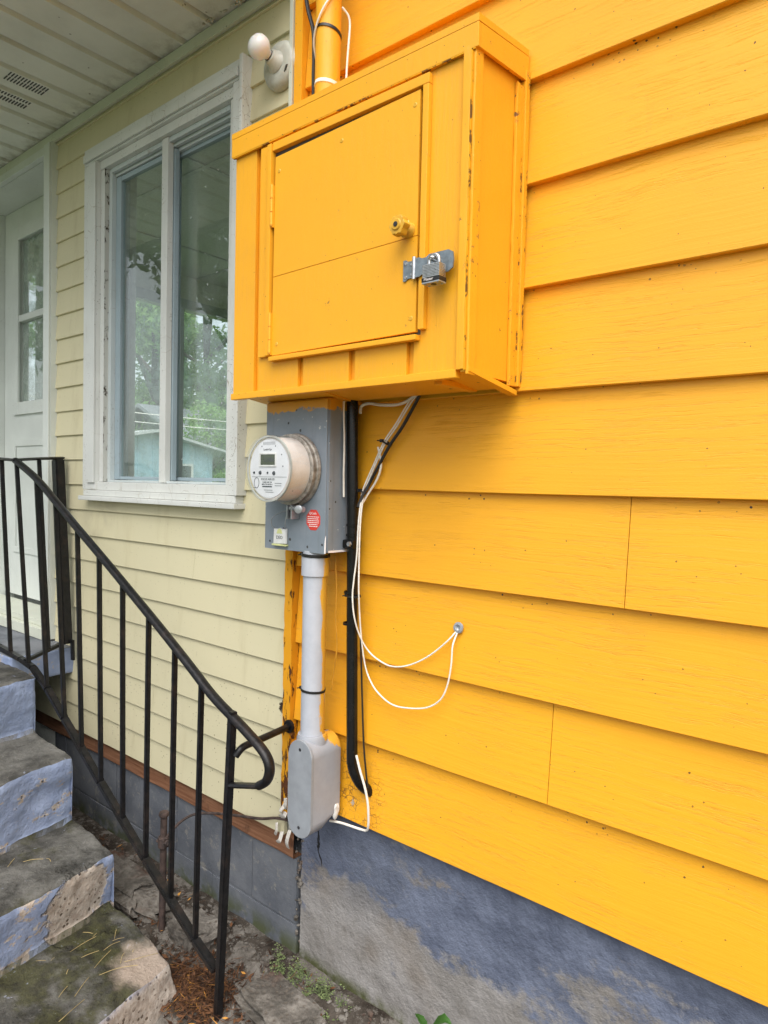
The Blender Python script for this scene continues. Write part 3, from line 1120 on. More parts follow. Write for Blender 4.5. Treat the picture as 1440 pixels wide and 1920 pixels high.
for y in (.95, 2.15, 3.35): box(bm, RX0, RX1, y - .012, y + .012, RZ1 - .008, RZ1 - .0005)
for i in range(5): box(bm, RX0 + .6 + 1.2 * i, RX0 + .624 + 1.2 * i, .14, RY1, RZ1 - .0085, RZ1 - .0006)
obj('ceiling_batten', bm, 'whiteplastic', rm)
bm = BM()
box(bm, RX0 - .06, RX0 + .015, 1.945, 2.03, OZ0, OZ1, .004)
box(bm, RX0 - .02, RX0 + .02, OY0 - .08, OY1 + .08, OZ1 - .004, OZ1 + .075, .004)
box(bm, RX0 - .02, RX0 + .02, OY0 - .08, OY0 + .0, OZ0, OZ1 - .005, .004)
box(bm, RX0 - .02, RX0 + .02, OY1, OY1 + .08, OZ0, OZ1 - .005, .004)
obj('far_window_frame', bm, 'vinyl', rm)
bm = BM()
bm.faces.new([bm.verts.new(q) for q in ((RX0 - .03, OY0, OZ0), (RX0 - .03, OY1, OZ0), (RX0 - .03, OY1, OZ1 - .003), (RX0 - .03, OY0, OZ1 - .003))])
obj('far_window_pane', bm, 'veilglass', rm)
bm = BM()
lathe(bm, [(0, .0), (0, .10), (-.02, .135), (-.045, .14), (-.07, .11), (-.085, .03), (-.086, 0)], (-3.2, 1.35, RZ1 - .4), (0, 0, 1), 24)
tube(bm, [(-3.2, 1.35, RZ1 - .4), (-3.2, 1.35, RZ1)], .006, 6, 0)
obj('pendant_lamp', bm, 'whiteplastic', rm)

# ================================================================== STEPS
stairs = thing('concrete_steps', 'worn blue painted concrete steps with mossy treads rising to the porch', 'steps', (-2.0, -.6, -.6))
NOSE = [(-2.485, .168), (-2.205, -.044), (-1.935, -.268), (-1.60, -.445)]
prof = [(-3.3, .172)]
for i, (x, z) in enumerate(NOSE):
    zb = NOSE[i + 1][1] + .012 if i < 3 else -.75
    back = x - (.012 if i < 3 else -.015)
    prof += [(x - .02, z + .001), (x - .004, z - .004), (x, z - .018), (back, zb + .012), (back + .012, zb)]
dense = []
for (x0, z0), (x1, z1) in zip(prof, prof[1:]):
    L = math.hypot(x1 - x0, z1 - z0)
    k = max(1, int(L / .010))
    for i in range(k): dense.append((x0 + (x1 - x0) * i / k, z0 + (z1 - z0) * i / k))
dense.append(prof[-1])
YS = [-.236, -.240] + [-.25 - .012 * i for i in range(100)]
bm = BM()


def stp(x, z, y):
    xx = x + .2 * (-.24 - y)
    q = Vector((xx * 9, y * 9, z * 9))
    n1 = mnoise.noise_vector(q) * .007 + mnoise.noise_vector(q * 3.2) * .004 + mnoise.noise_vector(q * 8) * .0015
    # broken nose of the bottom step, chips on the others
    dmg = max(0, mnoise.noise(Vector((y * 7, z * 11, 5))) - .18) * .03
    d2 = (Vector((xx, y, z)) - Vector((-1.62, -.24, -.43))).length
    cut = max(0, .12 - d2) * .28
    return Vector((xx - dmg * .6 - cut * .5, y - cut * .4, z - dmg * .25 - cut * .35)) + n1


rows = []
for y in YS:
    rows.append([bm.verts.new(stp(x - (.004 if y > -.238 else 0), z - (.004 if y > -.238 else 0), y)) for x, z in dense])
for a, b in zip(rows, rows[1:]):
    for k in range(len(dense) - 1): bm.faces.new((a[k], b[k], b[k + 1], a[k + 1]))
# side towards the house
low = [bm.verts.new((v.co.x, -.235 + .004 * mnoise.noise(v.co * 8), -.78)) for v in rows[0]]
mids = []
for f_ in (.25, .5, .75):
    mids.append([bm.verts.new(rows[0][k].co.lerp(low[k].co, f_) + mnoise.noise_vector(rows[0][k].co * 9 + Vector((0, 0, f_ * 4))) * .006) for k in range(len(dense))])
cols = [rows[0]] + mids + [low]
for a, b in zip(cols, cols[1:]):
    for k in range(len(dense) - 1):
        try: bm.faces.new((a[k], a[k + 1], b[k + 1], b[k]))
        except Exception: pass
obj('treads', bm, 'steps', stairs, smooth=50)
bm = BM()
nx, ny = 40, 12
for (x0, x1, y0, y1, z0, z1) in ((-4.4, -2.705, -.236, .012, .095, .198),):
    box(bm, x0, x1, y0, y1, z0, z1, .008)
bmesh.ops.subdivide_edges(bm, edges=bm.edges, cuts=10, use_grid_fill=True)
jitter(bm, .002, 14)
obj('landing_slab', bm, 'landing', stairs, 'grey topped landing slab with blue edge')
bm = BM()
box(bm, -4.6, -2.72, -1.5, -.242, -.7, .166, .01)
box(bm, -4.4, -2.95, -1.5, -.2425, .167, .192, .006)
obj('landing_base', bm, 'landing', stairs)

# ================================================================== RAILING
BAL_T = [(-2.826, -0.22, 0.942), (-2.691, -0.22, 0.934), (-2.524, -0.22, 0.868), (-2.375, -0.22, 0.792), (-2.218, -0.22, 0.709), (-2.074, -0.22, 0.632), (-1.931, -0.22, 0.556), (-1.785, -0.22, 0.482), (-1.651, -0.22, 0.408), (-1.526, -0.22, 0.338)]
BAL_B = [(-2.739, -0.22, 0.205), (-2.581, -0.22, 0.194), (-2.434, -0.22, 0.138), (-2.301, -0.22, 0.060), (-2.181, -0.22, -0.009), (-2.054, -0.22, -0.088), (-1.92, -0.22, -0.164), (-1.79, -0.22, -0.238), (-1.659, -0.22, -0.315), (-1.54, -0.22, -0.370)]
HANDRAIL = [(-2.70, -0.22, 0.938), (-2.525, -0.22, 0.873), (-2.375, -0.22, 0.796), (-2.218, -0.22, 0.713), (-2.027, -0.22, 0.615), (-1.864, -0.22, 0.529), (-1.716, -0.22, 0.450), (-1.582, -0.22, 0.375), (-1.476, -0.22, 0.314), (-1.38, -0.22, 0.273), (-1.326, -0.22, 0.249), (-1.279, -0.22, 0.226), (-1.255, -0.22, 0.206), (-1.247, -0.22, 0.184), (-1.252, -0.22, 0.162), (-1.263, -0.22, 0.147), (-1.284, -0.22, 0.133)]
LOWRAIL = [(-2.996, -0.22, 0.224), (-2.838, -0.22, 0.213), (-2.645, -0.22, 0.2), (-2.545, -0.22, 0.187), (-2.426, -0.22, 0.133), (-2.301, -0.22, 0.058), (-2.054, -0.22, -0.089), (-1.79, -0.22, -0.239), (-1.54, -0.22, -0.371), (-1.447, -0.22, -0.412)]
rail = thing('handrail', 'black painted iron stair railing with curled end beside the concrete steps', 'railing', (-1.44, -.22, -.55))
bm = BM()
tube(bm, HANDRAIL, .016, 16, 5, flat=(.014, .0112), ref=(0, 1, 0))
tube(bm, [(-1.279, -.22, .133), (-1.393, -.22, .101)], .008, 8, 0, flat=(.012, .0075), ref=(0, 1, 0))
obj('top_rail', bm, 'black', rail)
bm = BM()
tube(bm, [(-3.2, -.22, .956), (-2.84, -.22, .945), (-2.68, -.22, .937)], .006, 8, 2, flat=(.017, .006), ref=(0, 1, 0))
tube(bm, [(-2.69, -.225, .939), (-2.735, -.12, .949), (-2.775, -.012, .957)], .006, 8, 2, flat=(.017, .006), ref=(1, 0, 0))
obj('landing_rail', bm, 'black', rail)
bm = BM()
for a, b in zip(LOWRAIL, LOWRAIL[1:]): bar(bm, a, b, .017, .024, .003)
obj('bottom_rail', bm, 'black', rail)
bm = BM()
bar(bm, (-2.60, -.225, .203), (-2.69, -.02, .232), .02, .012, .002)
obj('return_rail', bm, 'black', rail)
for t_, b_ in zip(BAL_T, BAL_B):
    bm = BM()
    bar(bm, t_, b_, .0135, .0135, .002)
    obj('baluster', bm, 'black', rail)
bm = BM()
bar(bm, (-2.733, -.12, .945), (-2.645, -.12, .215), .0135, .0135, .002)
obj('baluster', bm, 'black', rail)
bm = BM()
bar(bm, (-2.762, -.034, .951), (-2.684, -.034, .222), .042, .036, .004)
bar(bm, (-2.655, -.024, .24), (-2.648, -.024, .16), .02, .010, .002)
obj('newel_post', bm, 'black', rail)
bm = BM()
bar(bm, (-1.393, -.22, .292), (-1.441, -.22, -.64), .019, .019, .002)
obj('post', bm, 'black', rail)
bm = BM()
tube(bm, [(-1.386, -.214, .176), (-1.38, -.195, .196), (-1.388, -.14, .196), (-1.4, -.06, .196), (-1.405, -.012, .197)], .0095, 10, 4)
lathe(bm, [(0, 0), (0, .02), (.006, .018), (.007, 0)], (-1.405, -.012, .197), (0, -1, 0), 14)
obj('wall_bracket', bm, 'black', rail)

# ================================================================== UTILITY CABINET
cab = thing('utility_cabinet', 'large yellow painted wooden wall cabinet with hinged plywood door and knob', 'cabinet', (-1.09, -.1, 1.09))
FX0, FX1, FY = -1.452, -.735, -.19
CZ0, CZ1 = 1.096, 1.712
bm = BM()
# front of grooved plywood: boards between grooves
gr = [-1.362, -1.200, -1.036, -.874]
edges2 = [FX0] + gr + [FX1 - .001]
for i in range(len(edges2) - 1):
    a = edges2[i] + (.009 if i else 0)
    b = edges2[i + 1] - (.009 if i < len(edges2) - 2 else 0)
    box(bm, a, b, FY + .003, FY + .014, CZ0 + .006, CZ1, .0015)
box(bm, FX0, FX1 - .001, FY + .0145, FY + .024, CZ0 + .004, CZ1 + .03)
obj('front_panel', bm, 'yellow_v', cab)
for a in ((FX1 - .013, FX1), (FX0, FX0 + .013)):
    bm = BM()
    box(bm, a[0], a[1], FY + .0245, -.004, CZ0 + .003, CZ1 + .03)
    obj('side_panel', bm, 'yellow_s', cab)
for a in ((FX1 - .020, FX1 - .002, FY - .006, FY + .0025, CZ0 + .006, CZ1), (FX1 + .0005, FX1 + .007, FY - .002, FY + .024, CZ0 - .004, CZ1),
          (FX1 + .0005, FX1 + .008, -.036, -.0125, CZ0 - .006, CZ1), (FX1 + .0005, FX1 + .015, -.012, -.0005, CZ0 - .006, CZ1 + .03)):
    bm = BM()
    box(bm, *a, .002)
    bmesh.ops.subdivide_edges(bm, edges=[e for e in bm.edges if e.calc_length() > .2], cuts=30)
    jitter(bm, .0010, 25)
    obj('corner_trim', bm, 'yellow_chip', cab)
bm = BM()
box(bm, FX1 - .0022, FX1 + .0006, FY - .0052, FY + .003, CZ0 + .004, CZ1)
box(bm, FX1 + .0004, FX1 + .0105, -.0138, -.0118, CZ0 + .004, CZ1 + .01)
box(bm, FX1 + .0075, FX1 + .0162, -.003, -.0002, CZ0 + .004, CZ1 + .03)
box(bm, FX0 - .004, FX1 + .006, FY - .0052, FY + .001, 1.6995, 1.7018)
obj('cracked_seam', bm, 'seam_y', cab)
bm = BM()
# sloping cap with a fascia band on front and side
prism(bm, [(FY - .006, 1.762), (-.002, 1.788), (-.002, 1.775), (FY - .006, 1.748)], FX0 - .008, FX1 + .013, 'x')
box(bm, FX0 - .008, FX1 + .013, FY - .006, FY + .002, 1.702, 1.7475, .002)
prism(bm, [(FY + .0025, 1.703), (-.001, 1.723), (-.001, 1.7745), (FY + .0025, 1.748)], FX1 + .0055, FX1 + .0128, 'x', .001)
prism(bm, [(FY + .0025, 1.703), (-.001, 1.723), (-.001, 1.7745), (FY + .0025, 1.748)], FX0 - .0078, FX0 - .0005, 'x', .001)
jitter(bm, .0007, 12)
obj('cap', bm, 'yellow_s', cab)
bm = BM()
prism(bm, [(FY + .012, 1.1), (-.004, 1.078), (-.004, 1.086), (FY + .012, 1.108)], FX0 + .004, -1.17, 'x')
prism(bm, [(FY + .012, 1.1), (-.03, 1.085), (-.03, 1.093), (FY + .012, 1.108)], -1.169, FX1 - .014, 'x')
box(bm, -.83, -.81, FY + .03, -.03, 1.083, 1.0935)
box(bm, FX0 - .001, FX1 - .02, FY - .004, FY + .013, 1.087, 1.1035, .002)
prism(bm, [(FY - .001, 1.098), (-.001, 1.072), (-.001, 1.083), (FY - .001, 1.108)], FX1 - .012, FX1 + .008, 'x', .001)
jitter(bm, .0012, 14)
obj('bottom', bm, 'yellow_s', cab)
# frame strips round the door
bm = BM()
box(bm, -1.345, -1.312, FY - .006, FY + .0025, 1.184, 1.692, .002)
box(bm, -1.3115, -1.298, FY - .014, FY + .0025, 1.184, 1.690, .002)
box(bm, -1.297, -.832, FY - .010, FY + .0025, 1.672, 1.692, .002)
box(bm, -.847, -.832, FY - .010, FY + .0025, 1.190, 1.6715, .002)
box(bm, -1.297, -.848, FY - .014, FY + .0025, 1.170, 1.181, .002)
jitter(bm, .0007, 15)
obj('door_frame', bm, 'yellow_s', cab)
bm = BM()
# door: two boards meeting at a fine crack, hung very slightly skew
def quadbox(bm, pts, y0, y1, bev): prism(bm, pts, y0, y1, 'y', bev)
quadbox(bm, [(-1.291, 1.3725), (-.8545, 1.3795), (-.8555, 1.667), (-1.289, 1.656)], FY - .007, FY + .002, .0012)
quadbox(bm, [(-1.293, 1.1835), (-.8535, 1.1870), (-.8545, 1.3785), (-1.291, 1.3715)], FY - .007, FY + .002, .0012)
cd = obj('door', bm, 'yellow_s', cab)
bm = BM()
box(bm, -1.299, -.848, FY + .0021, FY + .0028, 1.182, 1.671)
obj('door_gap_shade', bm, M['slot'], cab)  # dark sheet standing in for the shade in the gap round the door
for z in (1.49, 1.185):
    bm = BM()
    for dz_ in (.005, .037, .069):
        tube(bm, [(-1.2945, FY - .012, z + dz_), (-1.2945, FY - .012, z + dz_ + .030)], .0042, 10, 0)
    tube(bm, [(-1.2945, FY - .012, z + .002), (-1.2945, FY - .012, z + .102)], .0028, 8, 0)
    box(bm, -1.2995, -1.2905, FY - .0115, FY - .0065, z, z + .1)
    obj('hinge', bm, 'yellow_chip', cd)
bm = BM()
kx, kz = -.876, 1.393
prof_k = [(0, .0), (0, .016), (.006, .015), (.012, .010), (.018, .010), (.022, .016)]
lathe(bm, prof_k, (kx, FY - .007, kz), (0, -1, 0), 20)
pl = []
for j in range(36):
    a = 2 * math.pi * j / 36
    r_ = .0185 + .0024 * math.cos(6 * a)
    pl.append((kx + r_ * math.cos(a), kz + r_ * math.sin(a)))
prism(bm, pl, FY - .048, FY - .028, 'y', .003)
lathe(bm, [(0, .012), (.003, .010), (.003, .0)], (kx, FY - .048, kz), (0, -1, 0), 20)
kn = obj('knob', bm, 'knobyellow', cd)
bm = BM()
lathe(bm, [(0, .0052), (.0012, .0048), (.0012, .0)], (kx, FY - .0512, kz), (0, -1, 0), 14)
obj('knob_screw', bm, 'screw', kn)
for x, z in ((-.868, 1.64), (-1.07, 1.63), (-.866, 1.215), (-1.275, 1.62), (-1.275, 1.21)):
    bm = BM()
    lathe(bm, [(0, .005), (.001, .004), (.001, 0)], (x, FY - .007, z), (0, -1, 0), 12)
    obj('screw', bm, 'knobyellow', cd)
# hasp
hz = 1.312
bm = BM()
prism(bm, [(-.886, hz - .021), (-.879, hz - .021), (-.875, hz - .017), (-.864, hz - .017), (-.860, hz - .021), (-.858, hz - .021), (-.858, hz + .021), (-.860, hz + .021), (-.864, hz + .017), (-.875, hz + .017), (-.879, hz + .021), (-.886, hz + .021)], FY - .0105, FY - .0075, 'y')
prism(bm, [(-.852, hz - .019), (-.842, hz - .019), (-.836, hz - .016), (-.826, hz - .016), (-.818, hz - .021), (-.772, hz - .021), (-.762, hz - .015), (-.760, hz), (-.762, hz + .015), (-.772, hz + .021), (-.818, hz + .021), (-.826, hz + .016), (-.836, hz + .016), (-.842, hz + .019), (-.852, hz + .019)], FY - .0145, FY - .0112, 'y')
hp = obj('hasp', bm, 'hasp', cab)
bm = BM()
tube(bm, [(-.8555, FY - .014, hz - .022), (-.8555, FY - .014, hz + .022)], .0042, 12, 0)
obj('hinge_pin', bm, 'chrome', hp)
bm = BM()
tube(bm, [(-.803, FY - .012, hz + .004), (-.803, FY - .032, hz + .004), (-.7975, FY - .037, hz + .004), (-.792, FY - .032, hz + .004), (-.792, FY - .012, hz + .004)], .0028, 8, 4)
obj('staple', bm, 'chrome', hp)
for x, z in ((-.879, hz + .014), (-.879, hz - .014), (-.864, hz + .01), (-.864, hz - .01)):
    bm = BM()
    lathe(bm, [(0, .0036), (.0014, .0028), (.0014, 0)], (x, FY - .0105, z), (0, -1, 0), 10)
    obj('screw', bm, 'chrome', hp)

# padlock
lock = thing('padlock', 'silver laminated padlock with black base band hanging on the cabinet hasp', 'padlock', (-.79, FY - .028, 1.27))
lx0, lx1, ly0, ly1, lz0, lz1 = -.8125, -.7725, FY - .043, FY - .021, 1.2685, 1.302
bm = BM()
for i in range(9):
    z0 = lz0 + .0085 + i * .00285
    box(bm, lx0, lx1, ly0, ly1, z0 + .00012, z0 + .00272, .0008)
obj('body', bm, 'chrome', lock)
bm = BM()
box(bm, lx0 - .0012, lx1 + .0012, ly0 - .0012, ly1 + .0012, lz0 + .0005, lz0 + .0086, .0012)
obj('base_band', bm, 'blackprint', lock)
bm = BM()
box(bm, lx0 - .0005, lx1 + .0005, ly0 - .0005, ly1 + .0005, lz0 - .003, lz0 + .0004, .0008)
for x in (lx0 + .005, lx1 - .005):
    for y in (ly0 + .004, ly1 - .004):
        lathe(bm, [(0, .0022), (.0014, .0016), (.0014, 0)], (x, y, lz0 - .003), (0, 0, -1), 8)
bp = obj('base_plate', bm, 'steel', lock)
bm = BM()
lathe(bm, [(0, .006), (.0006, .0055), (.0006, 0)], ((lx0 + lx1) / 2, (ly0 + ly1) / 2, lz0 - .003), (0, 0, -1), 14)
obj('keyway', bm, 'screw', bp)
bm = BM()
xa, xb, ym = lx0 + .0085, lx1 - .0085, (ly0 + ly1) / 2
tube(bm, [(xa, ym, lz1 - .002), (xa, ym, lz1 + .008), (xa + .003, ym, lz1 + .016), ((xa + xb) / 2, ym, lz1 + .020), (xb - .003, ym, lz1 + .016), (xb, ym, lz1 + .008), (xb, ym, lz1 - .002)], .0036, 10, 5)
obj('shackle', bm, 'chrome', lock)
text('band_lettering', 'Master', .0078, 'whiteprint', lock, ((lx0 + lx1) / 2 - .004, ly0 - .0014, lz0 + .0044), (1, 0, 0), (0, 0, 1), .0003)

# ================================================================== METER BOX AND METER
mb = thing('meter_box', 'grey steel meter socket box mounted under the yellow cabinet', 'meter box', (-1.30, -.05, .705))
MX0, MX1, MY = -1.416, -1.188, -.100
bm = BM()
box(bm, MX0, MX1, MY, -.0, .705, 1.088, .003)
obj('enclosure', bm, 'greybox', mb)
bm = BM()
box(bm, MX0 + .0005, MX1 - .002, MY - .0035, MY - .0004, .702, 1.084, .0012)
box(bm, MX1 + .0003, MX1 + .0022, MY + .002, MY + .016, .706, 1.086, .0006)
obj('front_cover', bm, 'greybox', mb)
bm = BM()
for (x, z, s_) in ((MX1 - .001, .73, .9), (MX1 - .001, .712, 1), (MX1 + .001, .707, 1.)):
    pass
pts = [(MX1 - .004, .704), (MX1 + .001, .704), (MX1 + .001, .748), (MX1 - .0015, .742), (MX1 - .003, .73), (MX1 - .0035, .715)]
prism(bm, pts, MY - .0042, MY - .0036, 'y')
box(bm, MX1 + .0023, MX1 + .0028, MY + .004, -.03, .7055, .7105)
obj('bare_edge', bm, 'whiteprint', mb)
for x, z in ((-1.395, .722), (-1.2, .725), (-1.342, .757), (-1.33, 1.03)):
    bm = BM()
    lathe(bm, [(0, .0032), (.001, .0025), (.001, 0)], (x, MY - .0035, z), (0, -1, 0), 10)
    obj('screw', bm, 'screw', mb)
bm = BM()
sx, sz, sr = -1.232, .785, .026
oc = [(sx + sr * math.cos(R(22.5 + 45 * i)), sz + sr * math.sin(R(22.5 + 45 * i)) * 1.06) for i in range(8)]
prism(bm, oc, MY - .0041, MY - .0036, 'y')
stk = obj('warning_sticker', bm, 'red', mb, 'red octagonal sticker with white print')
text('sticker_heading', 'QCsafe', .0085, 'whiteprint', stk, (sx - .002, MY - .0042, sz + .0165), (1, 0, 0), (0, 0, 1), .0002)
bm = BM()
for i in range(6):
    z = sz + .008 - i * .0048
    w = .020 if i < 4 else .015
    x = sx - w
    while x < sx + w - .002:
        l_ = random.uniform(.003, .008)
        box(bm, x, min(x + l_, sx + w), MY - .0044, MY - .0042, z - .0009, z + .0009)
        x += l_ + .0012
obj('sticker_lines', bm, 'whiteprint', stk)

mt = thing('electricity_meter', 'round grey white electricity meter with small digital display on the meter box', 'meter', (-1.298, -.15, .91))
cx, cz = -1.298, .910
bm = BM()
lathe(bm, [(.0, .0), (0, .0905), (.004, .0925), (.010, .0905), (.012, .0865), (.020, .0865), (.0215, .0895), (.026, .0895), (.028, .086), (.028, .0)], (cx, MY - .0036, cz), (0, -1, 0), 56)
obj('retaining_ring', bm, 'ring', mt)
bm = BM()
lathe(bm, [(.026, .0), (.026, .080), (.086, .0775), (.0885, .074), (.0885, .0)], (cx, MY - .0036, cz), (0, -1, 0), 56)
obj('meter_body', bm, 'meterbody', mt)
FYM = MY - .0036 - .0888
bm = BM()
lathe(bm, [(0, .0725), (.0012, .072), (.0012, 0)], (cx, FYM, cz), (0, -1, 0), 48)
fc = obj('meter_face', bm, 'meterface', mt)
FYF = FYM - .0012
bm = BM()
lathe(bm, [(.026, .0835), (.094, .0825), (.101, .080), (.1035, .074), (.1045, .060), (.105, .0)], (cx, MY - .0036, cz), (0, -1, 0), 56)
obj('glass_cover', bm, 'meterglass', mt)
bm = BM()
lathe(bm, [(.088, .0815), (.090, .0775), (.0925, .0775), (.0925, .0815)], (cx, MY - .0036, cz), (0, -1, 0), 56)
obj('cover_rim', bm, simple('pale_grey_rim', (.46, .47, .44), .3), mt)
bm = BM()
dx, dz = cx - .004, cz + .022
for a in ((-.031, .031, .013, .017), (-.031, .031, -.017, -.013), (-.031, -.027, -.0129, .0129), (.027, .031, -.0129, .0129)):
    box(bm, dx + a[0], dx + a[1], FYF - .0025, FYF - .0001, dz + a[2], dz + a[3], .0005)
obj('display_bezel', bm, 'whiteplastic', fc)
bm = BM()
box(bm, dx - .0268, dx + .0268, FYF - .0012, FYF - .0002, dz - .0128, dz + .0128)
obj('display', bm, 'lcd', fc)
for (x, z, r_) in ((-.056, -.010, .0035), (-.033, -.010, .0052), (-.005, -.010, .0028), (.018, -.011, .0055)):
    bm = BM()
    lathe(bm, [(0, r_), (.002, r_ * .8), (.002, 0)], (cx + x, FYF, cz + z), (0, -1, 0), 14)
    obj('port', bm, 'print', fc)
for (x, z) in ((-.028, .055), (.022, .055), (.045, .034), (.05, .006)):
    bm = BM()
    lathe(bm, [(0, .0018), (.0008, .0012), (.0008, 0)], (cx + x, FYF, cz + z), (0, -1, 0), 8)
    obj('face_rivet', bm, 'print', fc)
bm = BM()
box(bm, cx - .064, cx + .064, FYF - .0004, FYF - .0001, cz - .0205, cz - .0198)
for k in range(12):
    box(bm, cx - .022 + .0038 * k, cx - .0212 + .0038 * k, FYF - .0004, FYF - .0001, cz + .058, cz + .066)
for (x0, x1, z) in ((-.018, .014, -.053), (-.012, .018, -.058), (.022, .046, -.042), (.022, .046, -.036), (-.058, -.046, -.060 + .012)):
    box(bm, cx + x0, cx + x1, FYF - .0004, FYF - .0001, cz + z, cz + z + .0011)
box(bm, cx - .024, cx + .012, FYF - .0004, FYF - .0001, cz - .0455, cz - .0425)
tube(bm, [(cx - .046 + .009 * math.cos(a), FYF - .0003, cz - .035 + .013 * math.sin(a)) for a in np.linspace(0, 6.283, 20)], .0006, 5, 0)
obj('face_marks', bm, 'print', fc)
text('face_title', 'FOCUS AXR-SD', .0072, 'print', fc, (cx - .004, FYF - .0003, cz - .0262), (1, 0, 0), (0, 0, 1), .0002)
text('face_maker', 'Landis+Gyr', .0066, 'print', fc, (cx - .006, FYF - .0003, cz + .047), (1, 0, 0), (0, 0, 1), .0002)
text('face_rating', 'CL200 240V 3W\n60Hz TA=30 Kh=1', .0052, 'print', fc, (cx - .006, FYF - .0003, cz - .036), (1, 0, 0), (0, 0, 1), .0002)
text('display_digits', '13486', .016, 'print', fc, (dx + .004, FYF - .0016, dz), (1, 0, 0), (0, 0, 1), .0001)
# ring latch with barrel lock
bm = BM()
for x in (-.012, .004):
    box(bm, cx + .008 + x, cx + .0125 + x, MY - .032, MY - .004, cz - .125, cz - .090, .001)
tube(bm, [(cx + .002, MY - .022, cz - .097), (cx + .050, MY - .024, cz - .099)], .0075, 14, 0)
lt = obj('ring_latch', bm, 'steel', mt)
bm = BM()
lathe(bm, [(0, .0), (0, .0105), (.004, .0105), (.005, .009), (.005, 0)], (cx + .040, MY - .030, cz - .099), (.45, -.9, 0), 18)
obj('barrel_lock', bm, 'steel', lt)

seal = thing('meter_seal', 'small white and yellow seal tag hanging by a wire under the meter', 'tag', (-1.346, -.11, .75))
bm = BM()
tube(bm, [(-1.312, -.118, .806), (-1.335, -.120, .800), (-1.366, -.122, .785), (-1.372, -.118, .765), (-1.366, -.112, .757)], .0012, 6, 4)
tube(bm, [(-1.312, -.118, .806), (-1.318, -.12, .775), (-1.325, -.112, .757)], .0012, 6, 4)
obj('seal_wire', bm, 'steel', seal)
bm = BM()
prism(bm, [(-1.371, .717), (-1.324, .719), (-1.325, .758), (-1.333, .755), (-1.346, .759), (-1.358, .755), (-1.369, .757)], -.113, -.1055, 'y', .001)
obj('seal_tag', bm, 'whiteplastic', seal)
bm = BM()
box(bm, -1.3745, -1.321, -.1155, -.1052, .7125, .7168, .001)
prism(bm, [(-1.358, .744), (-1.336, .745), (-1.340, .7545), (-1.346, .758), (-1.354, .7545)], -.1138, -.1131, 'y')
obj('tag_edge', bm, 'limetag', seal)
text('tag_lettering', 'DEO', .012, 'print', seal, (-1.347, -.1133, .734), (1, 0, .02), (0, 0, 1), .0002)

# ================================================================== CONDUITS
CX, CYc = -1.254, -.072
cond = thing('conduit', 'grey plastic conduit running down from the meter box to a pull elbow', 'conduit', (CX, CYc, .0))
bm = BM()
lathe(bm, [(.20, .0), (.20, .0305), (.645, .0305)], (CX, CYc, 0), (0, 0, 1), 32)
lathe(bm, [(.640, .0306), (.642, .0355), (.690, .0355), (.692, .033), (.706, .033)], (CX, CYc, 0), (0, 0, 1), 32)
obj('pipe', bm, 'pvc', cond)


def rounded(cx_, z0, z1, w, n_=12):
    """obround outline in (x,z)"""
    r_ = w / 2
    out = []
    for i in range(n_ + 1):
        a = math.pi * i / n_
        out.append((cx_ + r_ * math.cos(a), z1 - r_ + r_ * math.sin(a)))
    for i in range(n_ + 1):
        a = math.pi + math.pi * i / n_
        out.append((cx_ + r_ * math.cos(a), z0 + r_ + r_ * math.sin(a)))
    return out


LX = -1.247
bm = BM()
# body: flat-sided box with a rounded top and a bottom that rises to the wall
yf, yb = -.112, -.012
outl = rounded(LX, -.022, .226, .082)
fr_ = [bm.verts.new((x, yf, z)) for x, z in outl]
md_ = [bm.verts.new((x, -.07, max(z, -.022 + .045 * (yf + .07) / (yf - yb) * -1 if z < .02 else z))) for x, z in outl]
bk_ = [bm.verts.new((LX + (x - LX) * .94, yb, max(z, .026) if z < .05 else z)) for x, z in outl]
bm.faces.new(fr_)
bm.faces.new(bk_[::-1])
for A_, B_ in ((fr_, md_), (md_, bk_)):
    for i in range(len(A_)):
        j = (i + 1) % len(A_)
        bm.faces.new((A_[j], A_[i], B_[i], B_[j]))
lathe(bm, [(.195, .040), (.222, .040), (.232, .0365), (.2325, .031)], (CX, CYc, 0), (0, 0, 1), 32)
lb = obj('pull_elbow', bm, 'pvcbody', cond)
bm = BM()
prism(bm, rounded(LX, -.0235, .2275, .085), yf - .009, yf - .0006, 'y', .0025)
cv = obj('elbow_cover', bm, 'pvcgrey', lb)
for z in (.203, .003):
    bm = BM()
    lathe(bm, [(0, .0045), (.0006, .004), (.0006, 0)], (LX, yf - .009, z), (0, -1, 0), 12)
    obj('screw', bm, 'screw', cv)
bm = BM()
m4 = Matrix.Translation((LX + .036, -.022, .024)) @ Matrix.Diagonal((.007, .013, .024, 1))
bmesh.ops.create_icosphere(bm, subdivisions=3, radius=1, matrix=m4)
jitter(bm, .005, 45)
obj('sealant_blob', bm, 'whiteplastic', lb)

mast = thing('service_mast', 'yellow painted service pipe rising from the top of the cabinet', 'pipe', (-1.246, -.07, 1.75))
bm = BM()
lathe(bm, [(1.74, .0), (1.74, .0315), (2.9, .0315)], (-1.246, -.07, 0), (0, 0, 1), 32)
obj('mast_pipe', bm, 'yellow_s', mast)
bm = BM()
lathe(bm, [(0, .0316), (.001, .0335), (.009, .0335), (.010, .0316)], (-1.246, -.07, 1.858), (.12, .1, 1), 32)
obj('white_strap', bm, 'whitecable', mast)

